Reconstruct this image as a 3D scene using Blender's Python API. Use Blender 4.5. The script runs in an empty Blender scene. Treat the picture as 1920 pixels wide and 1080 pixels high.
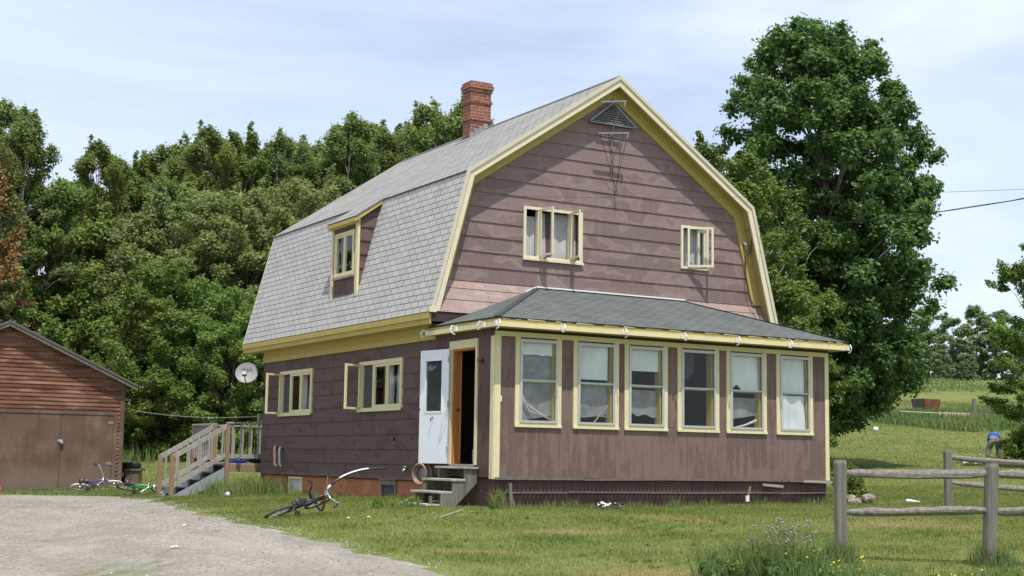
import bpy, math, random
import numpy as np
from mathutils import Vector, Matrix, noise as mnoise
R_ = math.radians
random.seed(7)
sc = bpy.context.scene
COL = sc.collection

# ------------------------------------------------------------------ camera
CAM = np.array([-11.977, -22.864, 0.430])
YAW, PITCH, ROLL, FPX = R_(-30.651), R_(6.949), R_(0.884), 2639.1
_f = np.array([-math.sin(YAW)*math.cos(PITCH), math.cos(YAW)*math.cos(PITCH), math.sin(PITCH)])
_r = np.array([math.cos(YAW), math.sin(YAW), 0.0]); _u = np.cross(_r, _f)
_R = math.cos(ROLL)*_r + math.sin(ROLL)*_u
_U = -math.sin(ROLL)*_r + math.cos(ROLL)*_u
cam = bpy.data.cameras.new('camera'); camo = bpy.data.objects.new('camera', cam); COL.objects.link(camo)
cam.sensor_width = 36; cam.lens = 36*FPX/1920; cam.clip_end = 2000; cam.clip_start = .1
camo.matrix_world = Matrix(((_R[0], _U[0], -_f[0], CAM[0]), (_R[1], _U[1], -_f[1], CAM[1]),
                            (_R[2], _U[2], -_f[2], CAM[2]), (0, 0, 0, 1)))
sc.camera = camo

# ------------------------------------------------------------------ sky, sun, exposure
SUN = Vector((-.105, -.364, .926)).normalized()
EL = math.asin(SUN.z); AZ = math.atan2(SUN.x, SUN.y)
w = bpy.data.worlds.new('World'); sc.world = w; w.use_nodes = True
nt = w.node_tree; N = nt.nodes; N.clear()
out = N.new('ShaderNodeOutputWorld'); bg = N.new('ShaderNodeBackground')
sky = N.new('ShaderNodeTexSky'); sky.sky_type = 'NISHITA'; sky.sun_disc = False
sky.sun_elevation = EL; sky.sun_rotation = AZ; sky.air_density = 1.0; sky.dust_density = .7; sky.ozone_density = 1.2
tc = N.new('ShaderNodeTexCoord'); mp = N.new('ShaderNodeMapping')
mp.inputs['Rotation'].default_value = (0, R_(-14), R_(-34)); mp.inputs['Scale'].default_value = (.8, 3.2, 7.0)
nz = N.new('ShaderNodeTexNoise'); nz.inputs['Scale'].default_value = 1.5; nz.inputs['Detail'].default_value = 9
nz.inputs['Roughness'].default_value = .55; nz.inputs['Distortion'].default_value = .5
rp = N.new('ShaderNodeValToRGB'); rp.color_ramp.elements[0].position = .34; rp.color_ramp.elements[1].position = .72
rp.color_ramp.elements[0].color = (.38, .38, .38, 1); rp.color_ramp.elements[1].color = (.95, .95, .95, 1)
mx = N.new('ShaderNodeMix'); mx.data_type = 'RGBA'; mx.inputs['B'].default_value = (5.6, 6.1, 7.2, 1)
nt.links.new(tc.outputs['Generated'], mp.inputs['Vector']); nt.links.new(mp.outputs['Vector'], nz.inputs['Vector'])
nt.links.new(nz.outputs['Fac'], rp.inputs['Fac']); nt.links.new(rp.outputs['Color'], mx.inputs['Factor'])
nt.links.new(sky.outputs['Color'], mx.inputs['A']); nt.links.new(mx.outputs['Result'], bg.inputs['Color'])
bg.inputs['Strength'].default_value = .125
nt.links.new(bg.outputs['Background'], out.inputs['Surface'])
sl = bpy.data.lights.new('sun', 'SUN'); sl.energy = 3.6; sl.angle = R_(.53); sl.color = (1, .955, .88)
slo = bpy.data.objects.new('sun', sl); COL.objects.link(slo); slo.rotation_euler = SUN.to_track_quat('Z', 'Y').to_euler()
slo.location = (0, 0, 30)
vs = sc.view_settings; vs.view_transform = 'Standard'; vs.look = 'None'; vs.gamma = 1; vs.exposure = 0.42

# ------------------------------------------------------------------ terrain height
F2 = np.array([.5098, .8603]); R2 = np.array([.8603, -.5098])
SLL = [(-40, -1.7), (0, -1.25), (10, -1.15), (14, -1.10), (18, -1.0), (24, -.90), (30, -.80), (36, -.70), (40, -.58), (45, -.4), (52, .3), (60, 1.6), (100, 6), (260, 12)]
SL = [(-40, -1.7), (0, -1.25), (10, -1.1), (14, -.98), (18, -.78), (23, -.57), (28, -.47), (34, -.46), (41, -.35), (50, .2), (60, 1.6), (100, 6), (260, 12)]
SC = [(-40, -1.7), (0, -1.25), (10, -1.1), (14, -.95), (18, -.72), (23, -.41), (26, -.34), (34, -.33), (41, -.3), (50, .3), (60, 1.8), (100, 6), (260, 12)]
SR = [(-40, -1.7), (0, -1.25), (10, -1.1), (14, -.95), (18, -.72), (23, -.42), (28, -.32), (34, -.2), (41, .12), (45, .36), (52, .72), (60, 1.62), (66, 2.5), (80, 4.3), (100, 6.5), (130, 8), (260, 10)]
def to_sl(x, y):
    dx = x-CAM[0]; dy = y-CAM[1]
    return dx*F2[0]+dy*F2[1], dx*R2[0]+dy*R2[1]
def from_sl(s, l):
    return CAM[0]+s*F2[0]+l*R2[0], CAM[1]+s*F2[1]+l*R2[1]
def hg_sl(s, l):
    s = np.asarray(s, float); l = np.asarray(l, float)
    P = [np.interp(s, *zip(*q)) for q in (SLL, SL, SC, SR)]
    k = l/np.maximum(s, 8.0)
    ks = [-.33, -.2, -.05, .17]
    def sm(t): t = np.clip(t, 0, 1); return t*t*(3-2*t)
    h = P[0]
    for i in range(1, 4):
        t = sm((k-ks[i-1])/(ks[i]-ks[i-1])); h = h*(1-t)+P[i]*t
    h = h + .03*np.sin(s*.9+l*.4)*np.cos(l*.7-s*.3)
    return h
def hg(x, y): return float(hg_sl(*to_sl(x, y)))
def ray(u, v): return _f+_R*(u-960)/FPX-_U*(v-540)/FPX
def gnd(u, v):
    d = ray(u, v); t = 6.0
    while t < 240:
        p = CAM+d*t
        if p[2] < hg(p[0], p[1]): return Vector(p)
        t += .04
    return Vector(p)
def base(u, s):      # the point of the ground under image column u at depth s
    l = (u-960)/FPX*s; x, y = from_sl(s, l); return Vector((x, y, hg(x, y)))
def hit(u, v, ax, val):
    d = ray(u, v); return Vector(CAM+d*((val-CAM[ax])/d[ax]))
def zat(v, u, s):    # height seen at image row v, column u, depth s
    d = ray(u, v); h = d[0]*F2[0]+d[1]*F2[1]; return CAM[2]+d[2]/h*s

# ------------------------------------------------------------------ materials
def lin(c): return tuple(((x/255)/12.92 if x/255 <= .04045 else ((x/255+.055)/1.055)**2.4) for x in c)
class G:
    """tiny node-graph helper"""
    def __init__(s, name):
        s.m = bpy.data.materials.new(name); s.m.use_nodes = True; s.t = s.m.node_tree; s.t.nodes.clear()
        s.out = s.n('ShaderNodeOutputMaterial')
    def n(s, typ, ins=None, **kw):
        o = s.t.nodes.new(typ)
        for k, v in kw.items(): setattr(o, k, v)
        for k, v in (ins or {}).items():
            i = o.inputs[k]
            if isinstance(v, bpy.types.NodeSocket): s.t.links.new(v, i)
            else:
                if isinstance(v, tuple) and len(v) == 3 and i.type == 'RGBA': v = v+(1,)
                i.default_value = v
        return o
    def pos(s): return s.n('ShaderNodeNewGeometry').outputs['Position']
    def mapv(s, v, sc_=(1, 1, 1), rot=(0, 0, 0), loc=(0, 0, 0)):
        return s.n('ShaderNodeMapping', {'Vector': v, 'Scale': sc_, 'Rotation': rot, 'Location': loc}).outputs[0]
    def noise(s, v, scale, detail=4, rough=.55, dist=0):
        return s.n('ShaderNodeTexNoise', {'Vector': v, 'Scale': scale, 'Detail': detail, 'Roughness': rough, 'Distortion': dist}).outputs['Fac']
    def ramp(s, f, stops):
        r = s.n('ShaderNodeValToRGB', {'Fac': f}); cr = r.color_ramp
        while len(cr.elements) < len(stops): cr.elements.new(.5)
        for e, (p, c) in zip(cr.elements, stops):
            e.position = p; e.color = (c, c, c, 1) if not isinstance(c, tuple) else tuple(c)+(1,)
        return r.outputs['Color']
    def mix(s, f, a, b, mode='MIX'):
        return s.n('ShaderNodeMix', {'Factor': f, 'A': a, 'B': b} , data_type='RGBA', blend_type=mode).outputs['Result'] if False else s._mix(f, a, b, mode)
    def _mix(s, f, a, b, mode):
        o = s.t.nodes.new('ShaderNodeMix'); o.data_type = 'RGBA'; o.blend_type = mode
        for idx, v in ((0, f), (6, a), (7, b)):
            i = o.inputs[idx]
            if isinstance(v, bpy.types.NodeSocket): s.t.links.new(v, i)
            else: i.default_value = (v if idx == 0 else tuple(v)[:3]+(1,))
        return o.outputs[2]
    def math(s, op, a, b=0.0, c=None):
        o = s.t.nodes.new('ShaderNodeMath'); o.operation = op
        for k, v in enumerate((a, b) if c is None else (a, b, c)):
            if isinstance(v, bpy.types.NodeSocket): s.t.links.new(v, o.inputs[k])
            else: o.inputs[k].default_value = v
        return o.outputs[0]
    def bump(s, h, strength=.4, dist=.01):
        return s.n('ShaderNodeBump', {'Height': h, 'Strength': strength, 'Distance': dist}).outputs[0]
    def finish(s, col, rough=.8, nrm=None, metal=0.0, spec=.3):
        ins = {'Base Color': col, 'Roughness': rough, 'Metallic': metal, 'Specular IOR Level': spec}
        if nrm is not None: ins['Normal'] = nrm
        b = s.n('ShaderNodeBsdfPrincipled', ins); s.t.links.new(b.outputs[0], s.out.inputs['Surface']); return s.m

def mat_plain(name, col, rough=.7, var=.12, scale=6, metal=0.0, bump=.0, spec=.3):
    g = G(name); p = g.pos(); n = g.noise(p, scale, 5, .6)
    c = g.mix(g.ramp(n, [(.3, 0.), (.7, 1.)]), tuple(x*(1-var) for x in col), tuple(min(1, x*(1+var)) for x in col))
    return g.finish(c, rough, g.bump(g.noise(p, scale*6, 4), bump, .01) if bump else None, metal, spec)

def mat_trim(name, col, worn=.5, gray=(.32, .29, .24)):
    """chalky house paint flaking to grey wood"""
    g = G(name); p = g.pos()
    n1 = g.noise(p, 3.0, 6, .65); n2 = g.noise(p, 70, 5, .75)
    c = g.mix(g.ramp(n1, [(.3, 0.), (.7, 1.)]), tuple(x*.88 for x in col), tuple(min(1, x*1.06) for x in col))
    f = g.ramp(g.math('MULTIPLY', n1, n2), [(.34-.05*worn, 0.), (.46-.05*worn, .62)])
    c = g.mix(f, c, gray)
    return g.finish(c, .65, g.bump(n2, .35, .004))

def mat_siding(name, base_, dark, pale, amount=.5, scale=1.5, vert=False, lowmore=None):
    g = G(name); p = g.pos()
    sc_ = (1, 1, .42) if vert else (.62, .62, 1.25)
    row = g.math('FLOOR', g.math('DIVIDE', g.n('ShaderNodeSeparateXYZ', {'Vector': p}).outputs['Z'], .287)) if not vert else g.math('FLOOR', g.math('DIVIDE', g.math('SUBTRACT', g.n('ShaderNodeSeparateXYZ', {'Vector': p}).outputs['X'], .118), .2))
    off = g.n('ShaderNodeCombineXYZ', {'X': g.math('MULTIPLY', row, .45 if not vert else 0.0), 'Y': g.math('MULTIPLY', row, .3), 'Z': 0.0 if not vert else g.math('MULTIPLY', row, .7)}).outputs[0]
    pb_ = g.n('ShaderNodeVectorMath', {0: p, 1: off}, operation='ADD').outputs[0]
    v = g.mapv(pb_, sc_)
    n = g.noise(v, scale*(1.25 if not vert else 2.1), 1.6, .5, .15)
    big = g.noise(p, .55, 3, .6)
    m = g.math('ADD', n, g.math('MULTIPLY', g.math('SUBTRACT', big, .5), .35))
    if lowmore is not None:
        sx = g.n('ShaderNodeSeparateXYZ', {'Vector': p}).outputs['Z']
        m = g.math('ADD', m, g.math('MULTIPLY', g.math('SUBTRACT', lowmore, sx), .05))
    k = .62-.16*amount
    c = g.ramp(m, [(k-.10, base_), (k-.05, base_), (k-.015, tuple((x+y)/2 for x, y in zip(base_, pale))), (k+.012, pale), (k+.07, dark), (k+.12, dark)])
    if vert:
        dr = g.noise(g.mapv(pb_, (6, 6, 1.1)), 1.5, 4, .6); mk = g.noise(p, 1.1, 2)
        c = g.mix(g.ramp(g.math('MULTIPLY', dr, mk), [(.245, 0.), (.285, .85)]), base_, tuple(x*.80 for x in dark)); c = g.mix(g.ramp(g.math('MULTIPLY', dr, mk), [(.15, .5), (.19, 0.)]), c, pale)
    fine = g.noise(p, 14, 6, .65)
    c = g.mix(.45, c, g.mix(g.ramp(fine, [(.32, 0.), (.7, 1.)]), tuple(x*.82 for x in base_), tuple(x*1.2 for x in base_)))
    streak = g.noise(g.mapv(p, (9, 9, .7)), 1.6, 4, .6)
    c = g.mix(g.ramp(streak, [(.55, 0.), (.72, .35)]), c, pale)
    h = g.noise(g.mapv(p, (2, 2, 20) if not vert else (30, 30, 2)), 3, 4)
    return g.finish(c, .75, g.bump(g.math('ADD', h, fine), .25, .004), spec=.25)

def mat_shingle(name, c1, c2, line, bw=.30, rh=.127, wear=(.55, .53, .47), mort=.012, amt=.35):
    g = G(name); uv = g.n('ShaderNodeUVMap', uv_map='UVMap').outputs[0]
    jit = g.noise(g.mapv(uv, (1, 1, 1)), 2.2, 3)
    v = g.n('ShaderNodeVectorMath', {0: uv, 1: g.n('ShaderNodeCombineXYZ', {'X': g.math('MULTIPLY', jit, .05), 'Y': g.math('MULTIPLY', jit, .02)}).outputs[0]}, operation='ADD').outputs[0]
    b = g.n('ShaderNodeTexBrick', {'Vector': v, 'Color1': c1, 'Color2': c2, 'Mortar': line, 'Scale': 1.0, 'Mortar Size': mort,
            'Mortar Smooth': .2, 'Bias': 0.0, 'Brick Width': bw, 'Row Height': rh})
    b.offset = .5; b.squash = 1
    n = g.noise(uv, 1.2, 5, .6); fine = g.noise(uv, 60, 3, .7)
    c = g.mix(g.ramp(n, [(.45, 0.), (.75, amt)]), b.outputs['Color'], wear)
    c = g.mix(.35, c, g.mix(fine, (0.02, .02, .02), (1, 1, 1)), 'OVERLAY')
    st = g.noise(g.mapv(uv, (3.5, .5, 1)), 1.0, 4, .6)
    c = g.mix(g.ramp(st, [(.55, 0.), (.8, .4)]), c, tuple(x*.62 for x in c1))
    row = g.math('FRACT', g.math('DIVIDE', g.n('ShaderNodeSeparateXYZ', {'Vector': v}).outputs['Y'], rh))
    h = g.math('SUBTRACT', g.math('MULTIPLY', fine, .15), g.math('ADD', row, b.outputs['Fac']))
    return g.finish(c, .92, g.bump(h, .6, .008), spec=.15)

def mat_brick(name):
    g = G(name); uv = g.n('ShaderNodeUVMap', uv_map='UVMap').outputs[0]
    b = g.n('ShaderNodeTexBrick', {'Vector': uv, 'Color1': (.29, .105, .062), 'Color2': (.18, .065, .045), 'Mortar': (.40, .30, .25), 'Scale': 1.0,
        'Mortar Size': .007, 'Mortar Smooth': .3, 'Bias': 0.0, 'Brick Width': .21, 'Row Height': .075})
    n = g.noise(uv, 9, 5, .6); n2 = g.noise(g.mapv(uv, (1, 2.6, 1)), 4.2, 2)
    c = g.mix(g.ramp(n2, [(.66, 0.), (.70, .8)]), b.outputs['Color'], (.06, .045, .04))
    c = g.mix(g.ramp(n2, [(.24, .75), (.29, 0.)]), c, (.55, .45, .38))
    c = g.mix(.4, c, g.mix(n, (.1, .1, .1), (.9, .9, .9)), 'OVERLAY')
    return g.finish(c, .9, g.bump(g.math('SUBTRACT', n, b.outputs['Fac']), .7, .012))

def mat_wood(name, col, dark, rough=.85, axis=0, scale=2.0, pale=None):
    """weathered board: long fibres along the given axis"""
    g = G(name); p = g.n('ShaderNodeTexCoord').outputs['Object']
    s_ = [14, 14, 14]; s_[axis] = .9
    n = g.noise(g.mapv(p, tuple(s_)), scale, 6, .65, .3); n2 = g.noise(p, 2.2, 4)
    c = g.mix(g.ramp(n, [(.3, 0.), (.68, 1.)]), dark, col)
    if pale: c = g.mix(g.ramp(n2, [(.45, 0.), (.62, .8)]), c, pale)
    return g.finish(c, rough, g.bump(n, .6, .006), spec=.2)

def mat_glass(name, tint=(.90, .92, .92)):
    g = G(name); p = g.pos()
    wv = g.bump(g.noise(p, 1.6, 2), .05, .05)
    gl = g.n('ShaderNodeBsdfGlossy', {'Color': (.9, .92, .95), 'Roughness': .02, 'Normal': wv}); tr = g.n('ShaderNodeBsdfTransparent', {'Color': tint})
    lw = g.n('ShaderNodeLayerWeight', {'Blend': .5})
    m = g.n('ShaderNodeMixShader', {0: g.math('ADD', g.math('MULTIPLY', g.math('POWER', lw.outputs['Facing'], 4.0), .75), .035), 1: tr.outputs[0], 2: gl.outputs[0]})
    g.t.links.new(m.outputs[0], g.out.inputs['Surface']); return g.m

def mat_leaf(name, a, b, trans=.35, hue=.0, pale=None, gloss=.12):
    g = G(name); geo = g.n('ShaderNodeNewGeometry'); rnd = geo.outputs['Random Per Island']
    oi = g.n('ShaderNodeObjectInfo').outputs['Random']
    c = g.mix(g.ramp(rnd, [(.0, 0.), (1., 1.)]), a, b)
    if pale: c = g.mix(g.ramp(rnd, [(.86, 0.), (.93, 1.)]), c, pale)
    big = g.noise(geo.outputs['Position'], .55, 3, .6)
    c = g.mix(g.ramp(big, [(.38, 0.), (.64, .55)]), c, tuple(x*y for x, y in zip(b, (1.25, 1.25, 1.0))))
    hsv = g.n('ShaderNodeHueSaturation', {'Hue': g.math('ADD', .495+hue, g.math('MULTIPLY', oi, .02)), 'Saturation': .92, 'Value': g.math('ADD', .85, g.math('MULTIPLY', oi, .3)), 'Color': c})
    c = hsv.outputs[0]
    d = g.n('ShaderNodeBsdfDiffuse', {'Color': c}); t = g.n('ShaderNodeBsdfTranslucent', {'Color': g.mix(.5, c, tuple(x*1.3 for x in b))})
    m = g.n('ShaderNodeMixShader', {0: trans, 1: d.outputs[0], 2: t.outputs[0]})
    gl = g.n('ShaderNodeBsdfGlossy', {'Color': (.6, .7, .5), 'Roughness': .62})
    m2 = g.n('ShaderNodeMixShader', {0: gloss*.35, 1: m.outputs[0], 2: gl.outputs[0]})
    g.t.links.new(m2.outputs[0], g.out.inputs['Surface']); return g.m

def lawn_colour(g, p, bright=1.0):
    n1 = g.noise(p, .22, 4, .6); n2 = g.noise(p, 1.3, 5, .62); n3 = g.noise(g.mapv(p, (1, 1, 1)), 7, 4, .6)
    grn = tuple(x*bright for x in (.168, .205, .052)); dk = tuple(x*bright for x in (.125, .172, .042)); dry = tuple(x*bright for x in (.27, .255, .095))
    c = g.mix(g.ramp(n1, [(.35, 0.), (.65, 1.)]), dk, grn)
    f = g.ramp(g.math('ADD', g.math('MULTIPLY', n2, .7), g.math('MULTIPLY', n1, .3)), [(.46, .05), (.68, .60)])
    c = g.mix(f, c, dry)
    strp = g.noise(g.mapv(p, (.22, 1.5, 1), (0, 0, -.35)), 1.1, 3, .5); c = g.mix(g.ramp(strp, [(.46, 0.), (.60, .5)]), c, tuple(x*bright for x in (.22, .235, .085)))
    # bald, straw coloured spots in the mown lawn
    for (cx, cy, rx, ry, ang) in DRY:
        v = g.n('ShaderNodeVectorMath', {0: p, 1: (cx, cy, 0)}, operation='SUBTRACT').outputs[0]
        v = g.n('ShaderNodeVectorRotate', {'Vector': v, 'Angle': -ang}, rotation_type='Z_AXIS').outputs[0]
        v = g.mapv(v, (1/rx, 1/ry, 0)); L = g.n('ShaderNodeVectorMath', {0: v}, operation='LENGTH').outputs['Value']
        L = g.math('ADD', L, g.math('MULTIPLY', g.math('SUBTRACT', n2, .5), 1.6))
        c = g.mix(g.ramp(L, [(.1, .7), (1.5, 0.)]), c, tuple(x*bright for x in (.33, .25, .12)))
    c = g.mix(.5, c, g.mix(n3, (.25, .25, .25), (.75, .75, .75)), 'OVERLAY')
    return c, n3

DRY = []
for (u, v, rx, ry) in [(1090, 998, 1.3, .45), (1700, 985, 1.6, .9), (470, 935, .9, .35), (1300, 975, 1.2, .5), (880, 1035, .8, .4), (1250, 1075, 1.5, .6), (900, 975, .5, .2)]:
    q = gnd(u, v); DRY.append((q.x, q.y, rx, ry, YAW))

M = {}
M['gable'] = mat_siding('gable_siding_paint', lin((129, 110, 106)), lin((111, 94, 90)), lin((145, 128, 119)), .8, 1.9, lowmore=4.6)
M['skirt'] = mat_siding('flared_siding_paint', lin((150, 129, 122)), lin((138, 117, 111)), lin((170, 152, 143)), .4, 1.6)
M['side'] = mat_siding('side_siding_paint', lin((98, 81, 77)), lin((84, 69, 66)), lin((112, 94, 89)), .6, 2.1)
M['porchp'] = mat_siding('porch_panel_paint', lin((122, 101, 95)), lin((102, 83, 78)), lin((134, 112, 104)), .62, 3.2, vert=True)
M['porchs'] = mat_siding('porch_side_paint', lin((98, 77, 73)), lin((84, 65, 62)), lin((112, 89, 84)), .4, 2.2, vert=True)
M['brown'] = mat_plain('brown_board', (.055, .033, .03), .7, .2)
M['cream'] = mat_trim('cream_trim', lin((222, 211, 168)), 1.0)
M['white'] = mat_trim('old_white_trim', lin((222, 212, 182)), 1.3, (.34, .31, .27))
M['yellow'] = mat_trim('yellow_trim', lin((184, 165, 96)), .7, (.30, .27, .16))
M['mould'] = mat_trim('weathered_moulding', lin((206, 198, 172)), 1.6, (.27, .25, .22))
M['roofs'] = mat_shingle('grey_asphalt_shingle', (.435, .425, .405), (.38, .37, .355), (.17, .166, .16), wear=(.46, .45, .425), mort=.012)
M['roofu'] = mat_shingle('weathered_asphalt_shingle', (.31, .305, .30), (.25, .245, .24), (.09, .088, .085), wear=(.36, .33, .27), amt=.6)
M['roofp'] = mat_shingle('dark_porch_shingle', (.128, .140, .134), (.10, .112, .108), (.045, .05, .05), wear=(.16, .17, .16), rh=.13)
M['brick'] = mat_brick('chimney_brick')
M['found'] = mat_siding('painted_foundation', lin((168, 108, 78)), lin((140, 88, 62)), lin((186, 138, 108)), .4, 1.3)
M['glass'] = mat_glass('window_glass')
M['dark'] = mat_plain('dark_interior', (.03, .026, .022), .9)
M['floorb'] = mat_plain('interior_floor', (.06, .045, .03), .7)
M['orange'] = mat_wood('orange_stained_wood', (.55, .24, .07), (.40, .15, .04), .5, 2)
M['doorw'] = mat_plain('white_storm_door_paint', (.80, .83, .87), .4, .03, 3, spec=.4)
M['alu'] = mat_plain('aluminium_frame', (.50, .51, .51), .45, .1, 20, .35)
M['alud'] = mat_plain('dull_metal', (.28, .28, .27), .5, .2, 30, .5)
M['chrome'] = mat_plain('chrome', (.7, .7, .7), .25, .05, 30, .9)
M['sheet'] = mat_plain('white_sheet', (.80, .82, .81), .9, .10, 3)
M['plastic'] = mat_plain('clear_plastic_sheet', (.24, .25, .24), .35, .35, 4)
M['curtain'] = mat_plain('grey_curtain', (.50, .50, .49), .9, .15, 3)
M['curtr'] = mat_plain('plum_curtain', (.16, .085, .09), .9, .15, 3)
M['screen'] = mat_plain('insect_screen', (.075, .075, .08), .8, .1, 5)
M['gutterw'] = mat_plain('white_bracket', (.78, .78, .76), .4, .05, 20)
M['grey_wood'] = mat_wood('weathered_grey_wood', (.40, .375, .33), (.20, .185, .165), axis=0)
M['grey_woodz'] = mat_wood('weathered_grey_post', (.25, .225, .19), (.10, .09, .078), axis=2)
M['rail_wood'] = mat_wood('weathered_rail', (.29, .262, .225), (.115, .104, .09), axis=0)
M['newwood'] = mat_wood('pressure_treated_wood', (.34, .235, .14), (.22, .15, .09), axis=2)
M['deckgrey'] = mat_wood('grey_deck_wood', (.44, .40, .36), (.24, .22, .20), axis=2)
M['stairblue'] = mat_wood('blue_grey_stair_paint', (.34, .37, .41), (.24, .265, .30), axis=1)
M['tread'] = mat_wood('bleached_tread_wood', (.52, .48, .39), (.27, .25, .21), axis=1)
M['fndwood'] = mat_wood('dark_step_wood', (.20, .18, .15), (.09, .08, .07), axis=2)
M['rustpale'] = mat_plain('pale_rust', (.30, .19, .14), .8, .5, 14)
M['steel'] = mat_plain('galvanised_steel', (.30, .31, .31), .5, .15, 10, .4)
M['rust'] = mat_plain('rust', (.20, .075, .035), .85, .55, 3)
M['rubber'] = mat_plain('black_rubber', (.022, .022, .024), .7, .3, 9)
M['rubber_grey'] = mat_plain('dusty_rubber', (.075, .072, .07), .85, .3, 9)
M['tyre_white'] = mat_plain('whitewall_rubber', (.66, .62, .54), .8, .1, 9)
M['purple'] = mat_plain('purple_paint', (.12, .07, .30), .35, .1, 9, spec=.5)
M['teal'] = mat_plain('teal_paint', (.05, .22, .24), .35, .1, 9, spec=.5)
M['green'] = mat_plain('green_paint', (.06, .42, .10), .35, .1, 9, spec=.5)
M['red'] = mat_plain('red_paint', (.50, .03, .02), .4, .1, 9, spec=.5)
M['black'] = mat_plain('black_paint', (.02, .02, .022), .4, .1, 9, spec=.5)
M['wplastic'] = mat_plain('white_plastic', (.75, .76, .78), .45, .05, 9)
M['orangeball'] = mat_plain('orange_rubber', (.62, .14, .03), .6, .1, 9)
M['dish'] = mat_plain('dish_grey', (.27, .27, .28), .5, .04, 5)
M['stone'] = mat_plain('field_stone', (.27, .22, .18), .9, .35, 9, bump=.6)
M['paper'] = mat_plain('white_paper', (.75, .75, .73), .8, .1, 30)
M['ink'] = mat_plain('dark_cloth', (.03, .03, .035), .9, .2, 9)
M['denim'] = mat_plain('grey_trousers_cloth', (.19, .18, .165), .9, .2, 4)
M['blue'] = mat_plain('blue_shirt_cloth', (.03, .13, .62), .85, .25, 6)
M['skin'] = mat_plain('skin', (.50, .30, .21), .6, .06, 8)
M['hair'] = mat_plain('brown_hair', (.06, .035, .02), .7, .2, 20)
M['wire'] = mat_plain('black_cable', (.03, .03, .03), .6, .1)
M['rope'] = mat_plain('pale_rope', (.50, .47, .38), .8, .1)
M['leaf_maple'] = mat_leaf('maple_leaf', (.060, .125, .026), (.105, .182, .038), .45, 0, gloss=.16)
M['leaf_wood'] = mat_leaf('wood_leaf', (.145, .195, .040), (.215, .280, .062), .50, 0, pale=(.22, .28, .11))
M['leaf_wood2'] = mat_leaf('darker_wood_leaf', (.120, .175, .040), (.175, .235, .058), .50, 0.0, pale=(.18, .24, .10))
M['leaf_light'] = mat_leaf('pale_wood_leaf', (.178, .232, .060), (.25, .315, .095), .50, 0, pale=(.30, .35, .17))
M['leaf_birch'] = mat_leaf('birch_leaf', (.118, .185, .030), (.170, .245, .042), .46, 0)
M['leaf_bush'] = mat_leaf('bush_leaf', (.112, .180, .030), (.195, .275, .048), .50, 0)
M['leaf_dead'] = mat_leaf('browned_needles', (.22, .11, .04), (.36, .17, .06), .2, .0)
M['needle'] = mat_leaf('conifer_needles', (.10, .12, .03), (.17, .17, .05), .2, 0)
M['leaf_far'] = mat_leaf('far_tree_leaf', (.16, .22, .09), (.22, .29, .13), .36, 0)
M['bark'] = mat_plain('grey_bark', (.16, .145, .12), .95, .35, 8, bump=.8)
M['barkp'] = mat_plain('pale_birch_bark', (.42, .39, .33), .9, .3, 6, bump=.5)

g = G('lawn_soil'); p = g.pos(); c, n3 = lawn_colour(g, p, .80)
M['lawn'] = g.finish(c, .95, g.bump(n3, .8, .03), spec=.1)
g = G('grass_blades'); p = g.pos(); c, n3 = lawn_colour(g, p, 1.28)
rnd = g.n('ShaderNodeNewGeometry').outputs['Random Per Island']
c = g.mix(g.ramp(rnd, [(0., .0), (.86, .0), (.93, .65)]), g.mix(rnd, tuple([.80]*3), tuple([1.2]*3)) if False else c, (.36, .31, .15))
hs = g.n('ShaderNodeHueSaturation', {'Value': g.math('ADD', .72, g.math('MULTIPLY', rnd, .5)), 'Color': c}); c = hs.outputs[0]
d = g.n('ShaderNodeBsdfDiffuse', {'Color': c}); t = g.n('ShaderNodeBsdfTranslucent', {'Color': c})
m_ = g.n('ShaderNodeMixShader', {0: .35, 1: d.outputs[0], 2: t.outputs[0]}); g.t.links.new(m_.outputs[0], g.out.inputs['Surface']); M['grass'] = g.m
g = G('tall_grass_blades'); p = g.pos(); geo = g.n('ShaderNodeNewGeometry'); rnd = geo.outputs['Random Per Island']
c = g.mix(rnd, (.15, .21, .06), (.26, .31, .11)); c = g.mix(g.ramp(rnd, [(.84, 0.), (.9, .8)]), c, (.36, .32, .17))
c = g.mix(g.ramp(g.noise(p, .7, 3), [(.4, 0.), (.6, .6)]), c, (.14, .25, .10))
d = g.n('ShaderNodeBsdfDiffuse', {'Color': c}); t = g.n('ShaderNodeBsdfTranslucent', {'Color': c})
m_ = g.n('ShaderNodeMixShader', {0: .35, 1: d.outputs[0], 2: t.outputs[0]}); g.t.links.new(m_.outputs[0], g.out.inputs['Surface']); M['tall'] = g.m
g = G('gravel'); p = g.pos()
vo = g.n('ShaderNodeTexVoronoi', {'Vector': p, 'Scale': 26.0}); n1 = g.noise(p, .8, 5, .6); n2 = g.noise(p, 60, 4, .7); n0 = g.noise(p, .35, 4, .55)
c = g.mix(g.n('ShaderNodeSeparateColor', {0: vo.outputs['Color']}).outputs[0], (.21, .188, .158), (.47, .428, .367))
c = g.mix(g.ramp(n1, [(.35, 0.), (.7, .7)]), c, (.30, .265, .215))
c = g.mix(.45, c, g.mix(n2, (.1, .1, .1), (.9, .9, .9)), 'OVERLAY')
rut = g.noise(g.mapv(p, (1.1, .16, 1), (0, 0, .25)), 1.6, 3, .5); c = g.mix(g.ramp(rut, [(.42, .4), (.56, 0.)]), c, (.22, .195, .16)); dust = g.noise(p, .5, 3); c = g.mix(g.ramp(dust, [(.5, 0.), (.66, .5)]), c, (.40, .365, .31))
gr = g.ramp(g.math('MULTIPLY', g.noise(p, 2.4, 6, .7), n0), [(.285, 0.), (.36, .75)])
c = g.mix(gr, c, (.15, .17, .07))
M['gravel'] = g.finish(c, .95, g.bump(g.math('SUBTRACT', n2, vo.outputs['Distance']), .9, .02), spec=.15)
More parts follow.
